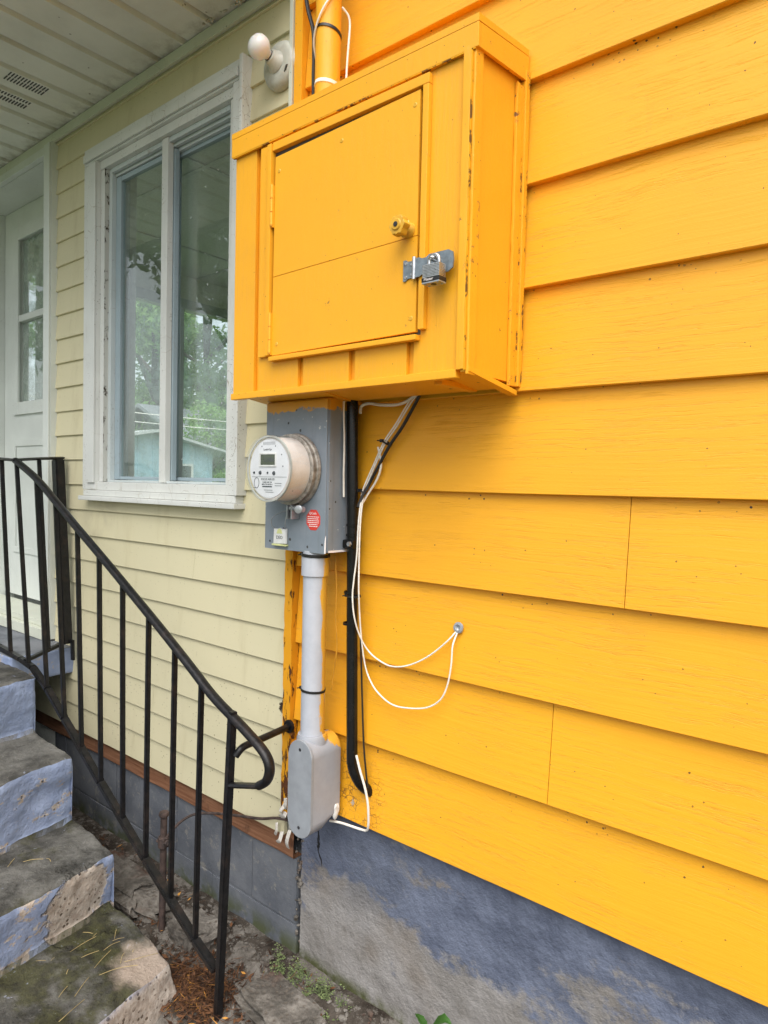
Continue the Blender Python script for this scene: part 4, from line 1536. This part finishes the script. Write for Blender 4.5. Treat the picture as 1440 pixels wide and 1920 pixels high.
bp_ = thing('black_pipe', 'thin black plastic pipe running down the yellow wall beside the conduit', 'pipe', (-1.16, -.03, .1))
bm = BM()
tube(bm, [(-1.176, -.03, 1.10), (-1.170, -.03, .9), (-1.166, -.03, .753), (-1.160, -.03, .483), (-1.152, -.03, .20), (-1.150, -.029, .165), (-1.143, -.024, .138), (-1.133, -.010, .110), (-1.124, .018, .085)], .0142, 16, 5)
obj('pipe', bm, 'blackpipe', bp_)
for z in (.77, .745, .60, .52):
    bm = BM()
    lathe(bm, [(0, .0143), (.0005, .0165), (.006, .0165), (.0065, .0143)], (-1.166 + (.77 - z) * -.02, -.03, z), (.02, 0, 1), 20)
    obj('pipe_band', bm, 'blackpipe', bp_)
bm = BM()
box(bm, -1.186, -1.15, -.046, -.014, .715, .737, .004)
cl = obj('clamp', bm, 'blackpipe', bp_)
bm = BM()
lathe(bm, [(0, .007), (.006, .006), (.006, 0)], (-1.160, -.046, .727), (0, -1, 0), 6)
obj('clamp_bolt', bm, 'steel', cl)

# ================================================================== CABLES
def cable(name, pts, r_, m, label, cat='cable', group=None, seg=8, sm=5):
    bm = BM()
    tube(bm, pts, r_, seg, sm)
    return obj(name, bm, m, None, label, cat, group, loc=tuple(pts[0]))


CABA = [(-0.971, -0.03, 1.094), (-1.002, -0.02, 1.076), (-1.049, -0.012, 1.024), (-1.084, -0.012, 0.983), (-1.117, -0.012, 0.925), (-1.146, -0.016, 0.864), (-1.132, -0.040, 0.828), (-1.129, -0.050, 0.776), (-1.13, -0.052, 0.703), (-1.136, -0.054, 0.643), (-1.139, -0.055, 0.597), (-1.135, -0.05, 0.543), (-1.132, -0.03, 0.494), (-1.118, -0.012, 0.457), (-1.082, -0.010, 0.439), (-1.043, -0.010, 0.433), (-0.994, -0.010, 0.445), (-0.939, -0.010, 0.475), (-0.887, -0.010, 0.518), (-0.863, 0.004, 0.551)]
CABB = [(-0.966, -0.03, 1.092), (-0.997, -0.022, 1.07), (-1.045, -0.012, 1.019), (-1.081, -0.012, 0.977), (-1.112, -0.012, 0.923), (-1.14, -0.016, 0.861), (-1.127, -0.040, 0.824), (-1.123, -0.050, 0.769), (-1.124, -0.050, 0.677), (-1.122, -0.050, 0.598), (-1.13, -0.03, 0.501), (-1.131, -0.012, 0.423), (-1.112, -0.010, 0.382), (-1.083, -0.010, 0.356), (-1.04, -0.010, 0.339), (-0.989, -0.010, 0.342), (-0.935, -0.010, 0.356), (-0.898, -0.010, 0.383), (-0.88, -0.010, 0.42), (-0.871, -0.010, 0.468), (-0.868, -0.010, 0.515), (-0.863, 0.004, 0.548)]
cable('white_cable', CABA, .0020, 'whitecable', 'white cable from cabinet base whose upper loop sags shallowly to the wall hole', group='white cables on the yellow wall')
cable('white_cable', CABB, .0020, 'whitecable', 'white cable making the lower, deeper loop up to the wall hole', group='white cables on the yellow wall')
cable('black_cable', [(-0.962, -0.03, 1.09), (-0.988, -0.018, 1.066), (-1.030, -0.012, 1.014), (-1.066, -0.012, 0.973), (-1.102, -0.012, 0.920), (-1.129, -0.012, 0.879), (-1.135, -0.03, 0.848), (-1.136, -.045, .82)], .0040, 'blackcable', 'thick black cable slanting down from cabinet base beside white cables')
cable('white_cable', [(-0.971, -0.03, 1.093), (-1.005, -0.02, 1.078), (-1.045, -0.012, 1.071), (-1.096, -0.012, 1.073), (-1.136, -0.012, 1.079), (-1.159, -0.014, 1.073), (-1.157, -0.02, 1.055)], .0038, 'whitecable', 'thick white cable running sideways just under the cabinet base', group='white cables on the yellow wall')
cable('white_cable', [(-1.105, -0.010, 0.97), (-1.095, -0.010, 0.938), (-1.096, -0.010, 0.912), (-1.111, -0.010, 0.882), (-1.133, -0.010, 0.855), (-1.136, -0.03, 0.828)], .0028, 'whitecable', 'short dirty white cable end bowing out from the slanting bundle', group='white cables on the yellow wall')
cable('white_cable', [(-1.186, -0.05, 1.083), (-1.184, -0.052, 1.046), (-1.181, -0.052, 1.0), (-1.180, -0.052, 0.953), (-1.180, -0.052, 0.9), (-1.178, -0.052, 0.844)], .0026, 'whitecable', 'white wire between meter box and black pipe', group='white cables on the yellow wall')
cable('white_cable', [(-1.128, -0.040, 0.198), (-1.118, -0.036, 0.16), (-1.107, -0.03, 0.121), (-1.100, -0.025, 0.081), (-1.101, -0.02, 0.045), (-1.106, -0.014, 0.016), (-1.118, -.006, -.003), (-1.14, -.005, -.008), (-1.17, -.006, -.010), (-1.205, -.012, -.010), (-1.235, -.02, -.012)], .0031, 'whitecable', 'thick white cable end curling under the siding at the black pipe bend', group='white cables on the yellow wall')
cable('black_cable', [(-1.140, -0.02, 0.49), (-1.140, -0.010, 0.345), (-1.130, -0.010, 0.211), (-1.118, -0.006, 0.107)], .0024, 'blackcable', 'thin black wire hanging right of the lower black pipe')
cable('painted_wire', [(-1.226, -0.03, 0.70), (-1.218, -0.03, 0.609), (-1.218, -0.03, 0.526), (-1.212, -0.03, 0.457), (-1.22, -0.03, 0.4), (-1.228, -0.03, 0.342)], .0016, 'yellowcable', 'thin yellow painted wire hanging along the grey conduit', 'wire')
cable('black_cable', [(-1.382, -0.03, 2.30), (-1.374, -0.03, 2.178), (-1.362, -0.03, 2.118), (-1.341, -0.03, 2.055), (-1.337, -0.03, 1.985), (-1.337, -0.03, 1.931), (-1.332, -0.03, 1.78)], .0055, 'blackcable', 'black cable hanging left of the yellow mast above the cabinet')
cable('white_cable', [(-1.02, -.012, 2.30), (-1.14, -.03, 2.16), (-1.204, -0.075, 2.085), (-1.224, -0.1015, 2.040), (-1.250, -0.1055, 2.000), (-1.272, -0.094, 1.968), (-1.281, -0.075, 1.93), (-1.284, -0.07, 1.86), (-1.284, -.068, 1.78)], .0026, 'whitecable', 'thin white wire wrapping across the front of the yellow mast', group='white cables on the yellow wall')
cable('white_cable', [(-1.208, -0.062, 2.045), (-1.198, -0.045, 2.02), (-1.200, -0.045, 1.958), (-1.204, -0.045, 1.908), (-1.209, -0.045, 1.78)], .0027, 'whitecable', 'dirty white cable down the right side of the yellow mast', group='white cables on the yellow wall')


def zip_tie(name, c, r_, ax, label, head=None, w=.005):
    t = thing(name, label, 'zip tie', c, 'black zip ties')
    bm = BM()
    ax = Vector(ax).normalized()
    lathe(bm, [(-w / 2, r_), (-w / 2, r_ + .0016), (w / 2, r_ + .0016), (w / 2, r_)], c, ax, 24)
    obj('strap', bm, 'tie', t)
    bm = BM()
    h = Vector(head or (-.8, -.6, 0)).normalized()
    p = Vector(c) + h * (r_ + .004)
    box(bm, p.x - .004, p.x + .004, p.y - .004, p.y + .004, p.z - .004, p.z + .004, .001)
    tube(bm, [p, p + h * .012 + Vector((0, 0, -.003))], .0016, 6, 0)
    obj('head', bm, 'tie', t)


zip_tie('zip_tie', (CX, CYc, .694), .0355, (0.05, 0, 1), 'black zip tie round the grey conduit just under the meter box', (-1, -.3, 0), .008)
zip_tie('zip_tie', (CX, CYc, .346), .0308, (0.05, 0.03, 1), 'black zip tie round the middle of the grey conduit', (-1, -.3, 0), .006)
zip_tie('zip_tie', (-1.078, -.012, .981), .0075, (-.6, 0, -.8), 'tiny black zip tie midway along the slanting cable bundle', (-.8, -.5, .3), .004)
zip_tie('zip_tie', (-1.142, -.02, .858), .0075, (-.5, -.2, -.8), 'tiny black zip tie where the cables meet the black pipe', (-.8, -.5, .3), .004)
zip_tie('zip_tie', (-1.246, -.07, 1.99), .0325, (.1, .25, 1), 'black tie round the yellow mast near the picture top', (-1, .2, 0), .007)
zip_tie('zip_tie', (-1.158, -.03, .595), .017, (0, 0, 1), 'black zip tie on the black pipe level with the conduit top', (-1, -.2, 0), .005)

# cable hole
bm = BM()
lathe(bm, [(0, 0.0), (0, .013), (.004, .012), (.005, .0075), (.001, .004), (.001, 0)], (-.862, .004, .554), (0, -1, .1), 18)
jitter(bm, .0012, 90)
obj('hole_sealant', bm, 'pvcgrey', None, 'grey sealed hole in the yellow siding where two white cables enter', 'wall hole', loc=(-.862, .004, .554))

# ================================================================== WALL LAMP
lamp = thing('wall_lamp', 'bare white bulb in a round painted lampholder above the window corner', 'lamp', (-1.500, 0, 2.032))
lx, lz = -1.494, 2.035
bm = BM()
lathe(bm, [(0, .065), (.009, .065), (.014, .063), (.021, .058), (.025, .050), (.027, .038), (.027, .0)], (lx, .002, lz), (0, -1, 0), 40)
obj('lamp_base', bm, 'lampbase', lamp)
AX = (-.12, -1, .26)
bm = BM()
lathe(bm, [(.020, .034), (.028, .030), (.034, .024), (.046, .0205), (.048, .017), (.048, .0)], (lx, .002, lz), AX, 28)
obj('socket', bm, 'lampbase', lamp)
bm = BM()
lathe(bm, [(.046, .0135), (.052, .0135), (.056, .016), (.062, .0235), (.071, .0300), (.082, .0325), (.094, .0305), (.103, .0235), (.109, .0130), (.111, 0)], (lx, .002, lz), AX, 28)
obj('bulb', bm, 'bulb', lamp)
bm = BM()
lathe(bm, [(.0465, .0146), (.0505, .0150), (.0505, .0137)], (lx, .002, lz), AX, 24)
obj('socket_collar', bm, 'slot', lamp)
bm = BM()
prism(bm, [(lx + .034, lz - .036), (lx + .041, lz - .031), (lx + .047, lz - .020), (lx + .041, lz - .020), (lx + .036, lz - .029)], -.0255, -.018, 'y')
obj('pull_slot', bm, 'slot', lamp)

# ================================================================== GROUND ROD AND WIRE
rod = thing('ground_rod', 'rusty iron grounding stake standing in the gap behind the railing', 'ground rod', (-1.835, -.14, -.52))
bm = BM()
tube(bm, [(-1.832, -.137, -.62), (-1.826, -.137, -.15)], .0105, 12, 0)
lathe(bm, [(0, .0), (0, .015), (.006, .0165), (.012, .014), (.013, 0)], (-1.826, -.137, -.152), (0, 0, 1), 14)
jitter(bm, .0008, 60)
obj('stake', bm, 'rust', rod)
bm = BM()
lathe(bm, [(-.016, .0108), (-.016, .017), (.014, .018), (.016, .0108)], (-1.827, -.137, -.233), (0, 0, 1), 12)
tube(bm, [(-1.85, -.14, -.235), (-1.80, -.136, -.228)], .008, 8, 0)
jitter(bm, .003, 50)
obj('rod_clamp', bm, 'rust', rod)
cable('ground_wire', [(-1.405, .004, -.079), (-1.452, -.012, -.080), (-1.521, -.014, -.104), (-1.619, -.02, -.125), (-1.724, -.035, -.147), (-1.775, -.06, -.158), (-1.795, -.09, -.172), (-1.81, -.12, -.2), (-1.82, -.137, -.225)], .0042, 'rust', 'rusty ground wire arching from the stake along the rim board', 'wire')

# ================================================================== RUBBLE, LITTER, MOSS, PLANT
def rock(name, c, s_, seed, label, group=None, m='rubble', rot=0., amp=.18, cat='rock'):
    bm = BM()
    bmesh.ops.create_cube(bm, size=1.6)
    bmesh.ops.bevel(bm, geom=list(bm.edges), offset=.22, segments=2, affect='EDGES')
    bmesh.ops.subdivide_edges(bm, edges=list(bm.edges), cuts=4, use_grid_fill=True)
    for v in bm.verts:
        q = v.co * 1.3 + Vector((seed, seed * .7, 2))
        v.co += mnoise.noise_vector(q) * amp * 1.6 + mnoise.noise_vector(q * 2.7) * amp * .6 + mnoise.noise_vector(q * 7) * amp * .22
        v.co.x *= s_[0]; v.co.y *= s_[1]; v.co.z *= s_[2]
    bmesh.ops.rotate(bm, verts=bm.verts, cent=(0, 0, 0), matrix=Matrix.Rotation(rot, 3, 'Z'))
    bmesh.ops.translate(bm, verts=bm.verts, vec=c)
    return obj(name, bm, m, None, label, cat, group, loc=c, smooth=50)


rock('concrete_slab', (-2.12, -.115, -.490), (.27, .10, .040), 3.1, 'long flat broken concrete slab in the gap beside the steps', rot=.05, cat='slab')
rock('concrete_slab', (-1.72, -.090, -.492), (.105, .070, .050), 5.3, 'pale chipped concrete lump behind the railing post', cat='slab')
rock('concrete_slab', (-1.31, -.120, -.528), (.17, .105, .060), 8.9, 'rough concrete chunk with dark stain at the foundation corner', rot=-.2, amp=.12, cat='slab')
rock('rubble_stone', (-2.46, -.10, -.50), (.10, .06, .03), 11.2, 'dark stone at the far end of the gap by the steps', 'loose stones in the gap', cat='stone')
for i, (x, y, s_, lb_) in enumerate(((-1.56, -.13, .022, 'small stone left of the post in brown leaves'), (-1.19, -.10, .026, 'small stone against the blue foundation right of the chunk'), (-1.86, -.19, .024, 'small stone between the steps and the stake'), (-2.22, -.05, .022, 'small stone at the foot of the block wall'), (-1.44, -.05, .02, 'small stone in the moss at the foundation corner'), (-1.05, -.09, .022, 'small stone near the weed under the foundation'))):
    rock('rubble_stone', (x, y, ground_z(x, y) + s_ * .3), (s_, s_ * .8, s_ * .6), 20 + i * 3, lb_, 'loose stones in the gap', cat='stone')


def scatter(name, n_, area, kind_, m, lab, zoff=.004, sz=(.01, .03)):
    """many tiny flat bits lying on the ground; area(i) -> (x,y,z)"""
    V_, F_ = [], []
    for i in range(n_):
        x, y, z = area()
        a = random.uniform(0, 6.28)
        l_ = random.uniform(*sz)
        w = l_ * (random.uniform(.25, .5) if kind_ == 'leaf' else .05)
        t1, t2 = random.uniform(-.5, .5), random.uniform(-.5, .5)
        u = Vector((math.cos(a), math.sin(a), t1)).normalized()
        v = Vector((-math.sin(a), math.cos(a), t2)).normalized()
        c = Vector((x, y, z + zoff + random.random() * .012))
        b_ = len(V_)
        cu = Vector((0, 0, random.uniform(0, .3) * l_))
        V_ += [c - u * l_ / 2, c - v * w / 2 + cu * .4, c + u * l_ / 2 + cu, c + v * w / 2 + cu * .4]
        F_ += [(b_, b_ + 1, b_ + 2, b_ + 3)]
    me = bpy.data.meshes.new(name)
    me.from_pydata([tuple(v) for v in V_], [], F_)
    me.materials.append(M[m])
    o = bpy.data.objects.new(name, me)
    C.objects.link(o)
    o['kind'] = 'stuff'
    o['label'] = lab
    return o


def lit_area():
    if random.random() < .8:
        x, y = random.gauss(-1.56, .075), random.gauss(-.205, .04)
    else:
        x, y = random.uniform(-2.5, -1.2), random.uniform(-.22, 0)
    y = min(y, -.0)
    return x, y, ground_z(x, y)


bm = BM()
for i in range(900):
    x, y = random.uniform(-2.6, -.75), -abs(random.gauss(0, .14))
    if y < -.36: continue
    s_ = random.uniform(.002, .007) * (1.6 if random.random() < .12 else 1)
    bmesh.ops.create_icosphere(bm, subdivisions=1, radius=s_, matrix=Matrix.Translation((x, y, ground_z(x, y) + s_ * .2)) @ Matrix.Rotation(random.uniform(0, 3), 4, 'Z') @ Matrix.Diagonal((1.3, .9, .7, 1)))
jitter(bm, .0015, 150)
obj('gravel', bm, 'rubble', kind='stuff', label='fine grit and crumbs of concrete on the soil', smooth=0)
scatter('leaf_litter', 1500, lit_area, 'leaf', 'litter', 'brown dry leaf litter in the gap by the steps', .003, (.006, .026))
scatter('pine_needles', 900, lit_area, 'needle', 'litter', 'thin brown needles among the leaf litter', .006, (.02, .06))
bm = BM()
for (x, y, z, dx_, dy_) in [(-1.75 + random.uniform(-.16, .12), random.uniform(-.5, -.3), -.438, random.uniform(-.05, .05), random.uniform(-.1, .1)) for _ in range(18)] + [(-2.05 + random.uniform(-.1, .08), random.uniform(-.6, -.3), -.262, random.uniform(-.05, .05), random.uniform(-.06, .06)) for _ in range(8)]:
    xx = x + .2 * (-.24 - y)
    tube(bm, [(xx, y, z), (xx + dx_ * .5 + random.uniform(-.004, .004), y + dy_ * .5, z + random.uniform(.002, .006)), (xx + dx_, y + dy_, z + .001)], .0008, 5, 4)
obj('dry_straw', bm, 'straw', kind='stuff', label='pale dry straws lying on the mossy treads')


def moss_area():
    t = random.random()
    x = -1.42 + .26 * t + random.gauss(0, .012)
    y = -.010 - abs(random.gauss(0, .022)) - .03 * math.sin(t * 9) ** 2
    return x, y, ground_z(x, y) + .004 + .05 * random.random() ** 3 * max(0, 1 - abs(y + .03) * 20)


bm = BM()
for i in range(2200):
    x, y, z = moss_area()
    if mnoise.noise(Vector((x * 28, y * 28, 3))) < -.08: continue
    s_ = random.uniform(.0008, .0022)
    bmesh.ops.create_icosphere(bm, subdivisions=1, radius=s_, matrix=Matrix.Translation((x, y, z)) @ Matrix.Diagonal((1.3, 1.3, .7, 1)))
jitter(bm, .0012, 200)
obj('moss', bm, 'mossm', kind='stuff', label='bright green moss along the foot of the foundation', smooth=0)

weed = thing('weed_plant', 'small green weed sprouting at the foot of the blue foundation', 'plant', (-.865, -.06, -.53))
for i, (a, l_, w, lift) in enumerate(((.35, .062, .011, .050), (2.7, .05, .010, .02), (-.5, .04, .010, .02))):
    bm = BM()
    prev = None
    for k in range(9):
        t = k / 8
        c = Vector((-.875 + math.cos(a) * l_ * t, -.06 + math.sin(a) * l_ * t * .5, -.372 + lift * math.sin(t * 2.0)))
        ww = w * math.sin(math.pi * (t * .92 + .06)) * (1 + .25 * (k % 2))
        sd_ = Vector((-math.sin(a), math.cos(a), .3)).normalized()
        q = [bm.verts.new(c - sd_ * ww + Vector((0, 0, ww * .4))), bm.verts.new(c), bm.verts.new(c + sd_ * ww + Vector((0, 0, ww * .4)))]
        if prev:
            for m_ in range(2): bm.faces.new((prev[m_], q[m_], q[m_ + 1], prev[m_ + 1]))
        prev = q
    obj('leaf', bm, 'weed', weed)
bm = BM()
tube(bm, [(-.865, -.065, -.56), (-.87, -.06, -.45), (-.875, -.06, -.372)], .0025, 6, 4)
obj('stem', bm, 'weed', weed)

# ================================================================== BEYOND THE FAR WINDOW
def leaves(name, blobs, n_, sz, m, parent):
    """leaf-sized quads filling uneven blobs (centre, radii, weight)"""
    ws = np.array([b[2] for b in blobs], float)
    ws /= ws.sum()
    idx = rng.choice(len(blobs), n_, p=ws)
    cen = np.array([b[0] for b in blobs])[idx]
    rad = np.array([b[1] for b in blobs])[idx]
    d = rng.normal(size=(n_, 3))
    d /= np.linalg.norm(d, axis=1)[:, None]
    rr = rng.random(n_) ** (1 / 2.2)
    c = cen + d * rad * rr[:, None]
    # clump
    cl = cen[:, :] * 0
    nrm_ = rng.normal(size=(n_, 3)) + np.array([0, 0, .6])
    nrm_ /= np.linalg.norm(nrm_, axis=1)[:, None]
    t = np.cross(nrm_, rng.normal(size=(n_, 3)))
    t /= np.linalg.norm(t, axis=1)[:, None]
    b = np.cross(nrm_, t)
    s_ = rng.uniform(sz[0], sz[1], n_)[:, None]
    V_ = np.stack([c - t * s_, c - b * s_ * .45, c + t * s_, c + b * s_ * .45], 1).reshape(-1, 3) - np.array(base_of(parent))
    F_ = np.arange(n_ * 4).reshape(-1, 4)
    me = bpy.data.meshes.new(name)
    me.from_pydata(V_.tolist(), [], F_.tolist())
    me.materials.append(M[m])
    o = bpy.data.objects.new(name, me)
    C.objects.link(o)
    o.parent = parent
    return o


def tree(label, base, h, cr, n_, m, sz, seed, lean=0., holes=.0, group='trees beyond the house', low=.3, tr=.017):
    rs = random.Random(seed)
    t = thing('tree', label, 'tree', base, group)
    B = Vector(base)
    bm = BM()
    top = B + Vector((lean, lean * .4, h * .75))
    tube(bm, [B - Vector((0, 0, .2)), B + Vector((lean * .25 + .1, .05, h * .25)), B + Vector((lean * .6 - .1, .1, h * .5)), top], h * tr, 10, 4, taper=.3)
    blobs = []
    for i in range(16):
        a = rs.uniform(0, 6.28)
        z = h * rs.uniform(low, .98)
        rr = cr * rs.uniform(.25, .95) * (1 - .5 * max(0, z / h - .6))
        e = B + Vector((rr * math.cos(a) + lean * z / h, rr * math.sin(a), z))
        s0 = B + Vector((lean * .5 * z / h, 0, z * rs.uniform(.5, .75)))
        tube(bm, [s0, s0.lerp(e, .5) + Vector((0, 0, rs.uniform(-.2, .3))), e], h * .008, 6, 3, taper=.3)
        r_ = cr * rs.uniform(.22, .42)
        blobs.append(((e.x, e.y, e.z), (r_, r_, r_ * .75), r_ ** 2))
        for _ in range(3):
            q = e + Vector((rs.gauss(0, 1), rs.gauss(0, 1), rs.gauss(0, .8))) * r_ * .9
            r3 = r_ * rs.uniform(.3, .6)
            blobs.append(((q.x, q.y, q.z), (r3, r3, r3 * .7), r3 ** 2))
    obj('trunk', bm, 'bark', t, smooth=60)
    leaves('crown', blobs, n_, sz, m, t)
    return t


GZ = -.66
tree('tall leafy tree with a grey trunk behind the blue shed, seen through the left pane', (-33, 18.9, GZ), 17, 7.2, 30000, 'leaf', (.12, .27), 1, .3, low=.2)
tree('second leafy tree further right behind the shed, seen through the right pane', (-37, 25.2, GZ), 19, 8, 32000, 'leaf', (.12, .28), 2, -.3, low=.18)
tree('low rounded bushy tree just above the shed roof, seen through the right pane', (-20.6, 13.5, GZ), 4.3, 1.9, 9000, 'leaf', (.05, .11), 3, low=.25)

shed = thing('shed', 'pale blue board shed with low gable roof seen through the window', 'shed', (-17.5, 8.48, GZ))
bm = BM()
sx1, sy0, sy1, ry = -16.0, 6.6, 10.36, 8.48
prism(bm, [(sy0, GZ), (sy1, GZ), (sy1, 1.74), (ry, 2.10), (sy0, 1.74)], -19, sx1, 'x')
obj('wall', bm, 'shedpaint', shed)
bm = BM()
for i in range(9):
    y = sy0 + .2 + i * .43
    zt = 1.74 + .36 * (1 - abs(y - ry) / 1.88) - .03
    box(bm, sx1 + .001, sx1 + .022, y - .02, y + .02, GZ, zt)
obj('batten', bm, 'shedpaint', shed)
bm = BM()
prism(bm, [(sy0 - .5, 1.64), (ry, 2.12), (sy1 + .75, 1.60), (sy1 + .75, 1.66), (ry, 2.19), (sy0 - .5, 1.71)], -19.3, sx1 + .3, 'x')
obj('roof', bm, 'shedroof', shed)
bm = BM()
for a in ((9.0, 9.06, .45, 1.35), (9.64, 9.7, .45, 1.35), (9.06, 9.64, .45, .51), (9.06, 9.64, 1.29, 1.35)): box(bm, sx1 + .023, sx1 + .06, *a)
sw = obj('window_frame', bm, 'whiteplastic', shed)
bm = BM()
box(bm, sx1 + .024, sx1 + .04, 9.06, 9.64, .51, 1.29)
obj('pane', bm, 'roofdark', sw)
bm = BM()
box(bm, sx1 + .023, sx1 + .06, 7.25, 7.9, GZ, 1.2)
obj('door', bm, 'darkgreen', shed)

nh = thing('neighbour_house', 'white clapboard house with grey shingle roof right of the blue shed', 'house', (-25, 17, GZ))
bm = BM()
for k in range(16):
    z0 = GZ + .18 * k
    box(bm, -30, -23.0 + .012 * (k % 1), 14.6, 21, z0, z0 + .176)
    prism(bm, [(-23.0, z0 + .0), (-22.97, z0 + .0), (-22.99, z0 + .176), (-23.0, z0 + .176)], 14.6, 21, 'y')
obj('wall', bm, 'housewhite', nh)
bm = BM()
prism(bm, [(-22.5, 2.15), (-22.5, 2.28), (-26.5, 4.1), (-30.5, 2.28), (-30.5, 2.15), (-26.5, 3.95)], 14.2, 21.4, 'y')
obj('roof', bm, 'shingle', nh)
bm = BM()
box(bm, -22.97, -22.93, 16.4, 17.2, .4, 1.5)
obj('window', bm, 'shedpaint', nh)
for i, (z, lab) in enumerate(((2.75, 'upper power line crossing before the trees'), (2.5, 'lower power line crossing before the trees'))):
    cable('power_line', [(-17.8, 5, z + .25), (-17.6, 9, z), (-17.4, 16, z + .05)], .014, 'whitecable', lab, 'power line', 'power lines beyond the window', 6, 4)

# front-yard tree that the panes reflect
tree('tall tree in the front yard, mirrored in the upper window glass', (-11.5, -8.0, GZ), 10, 4.6, 15000, 'leaf2', (.08, .17), 9, 0, group='trees in the front yard', low=.45, tr=.026)
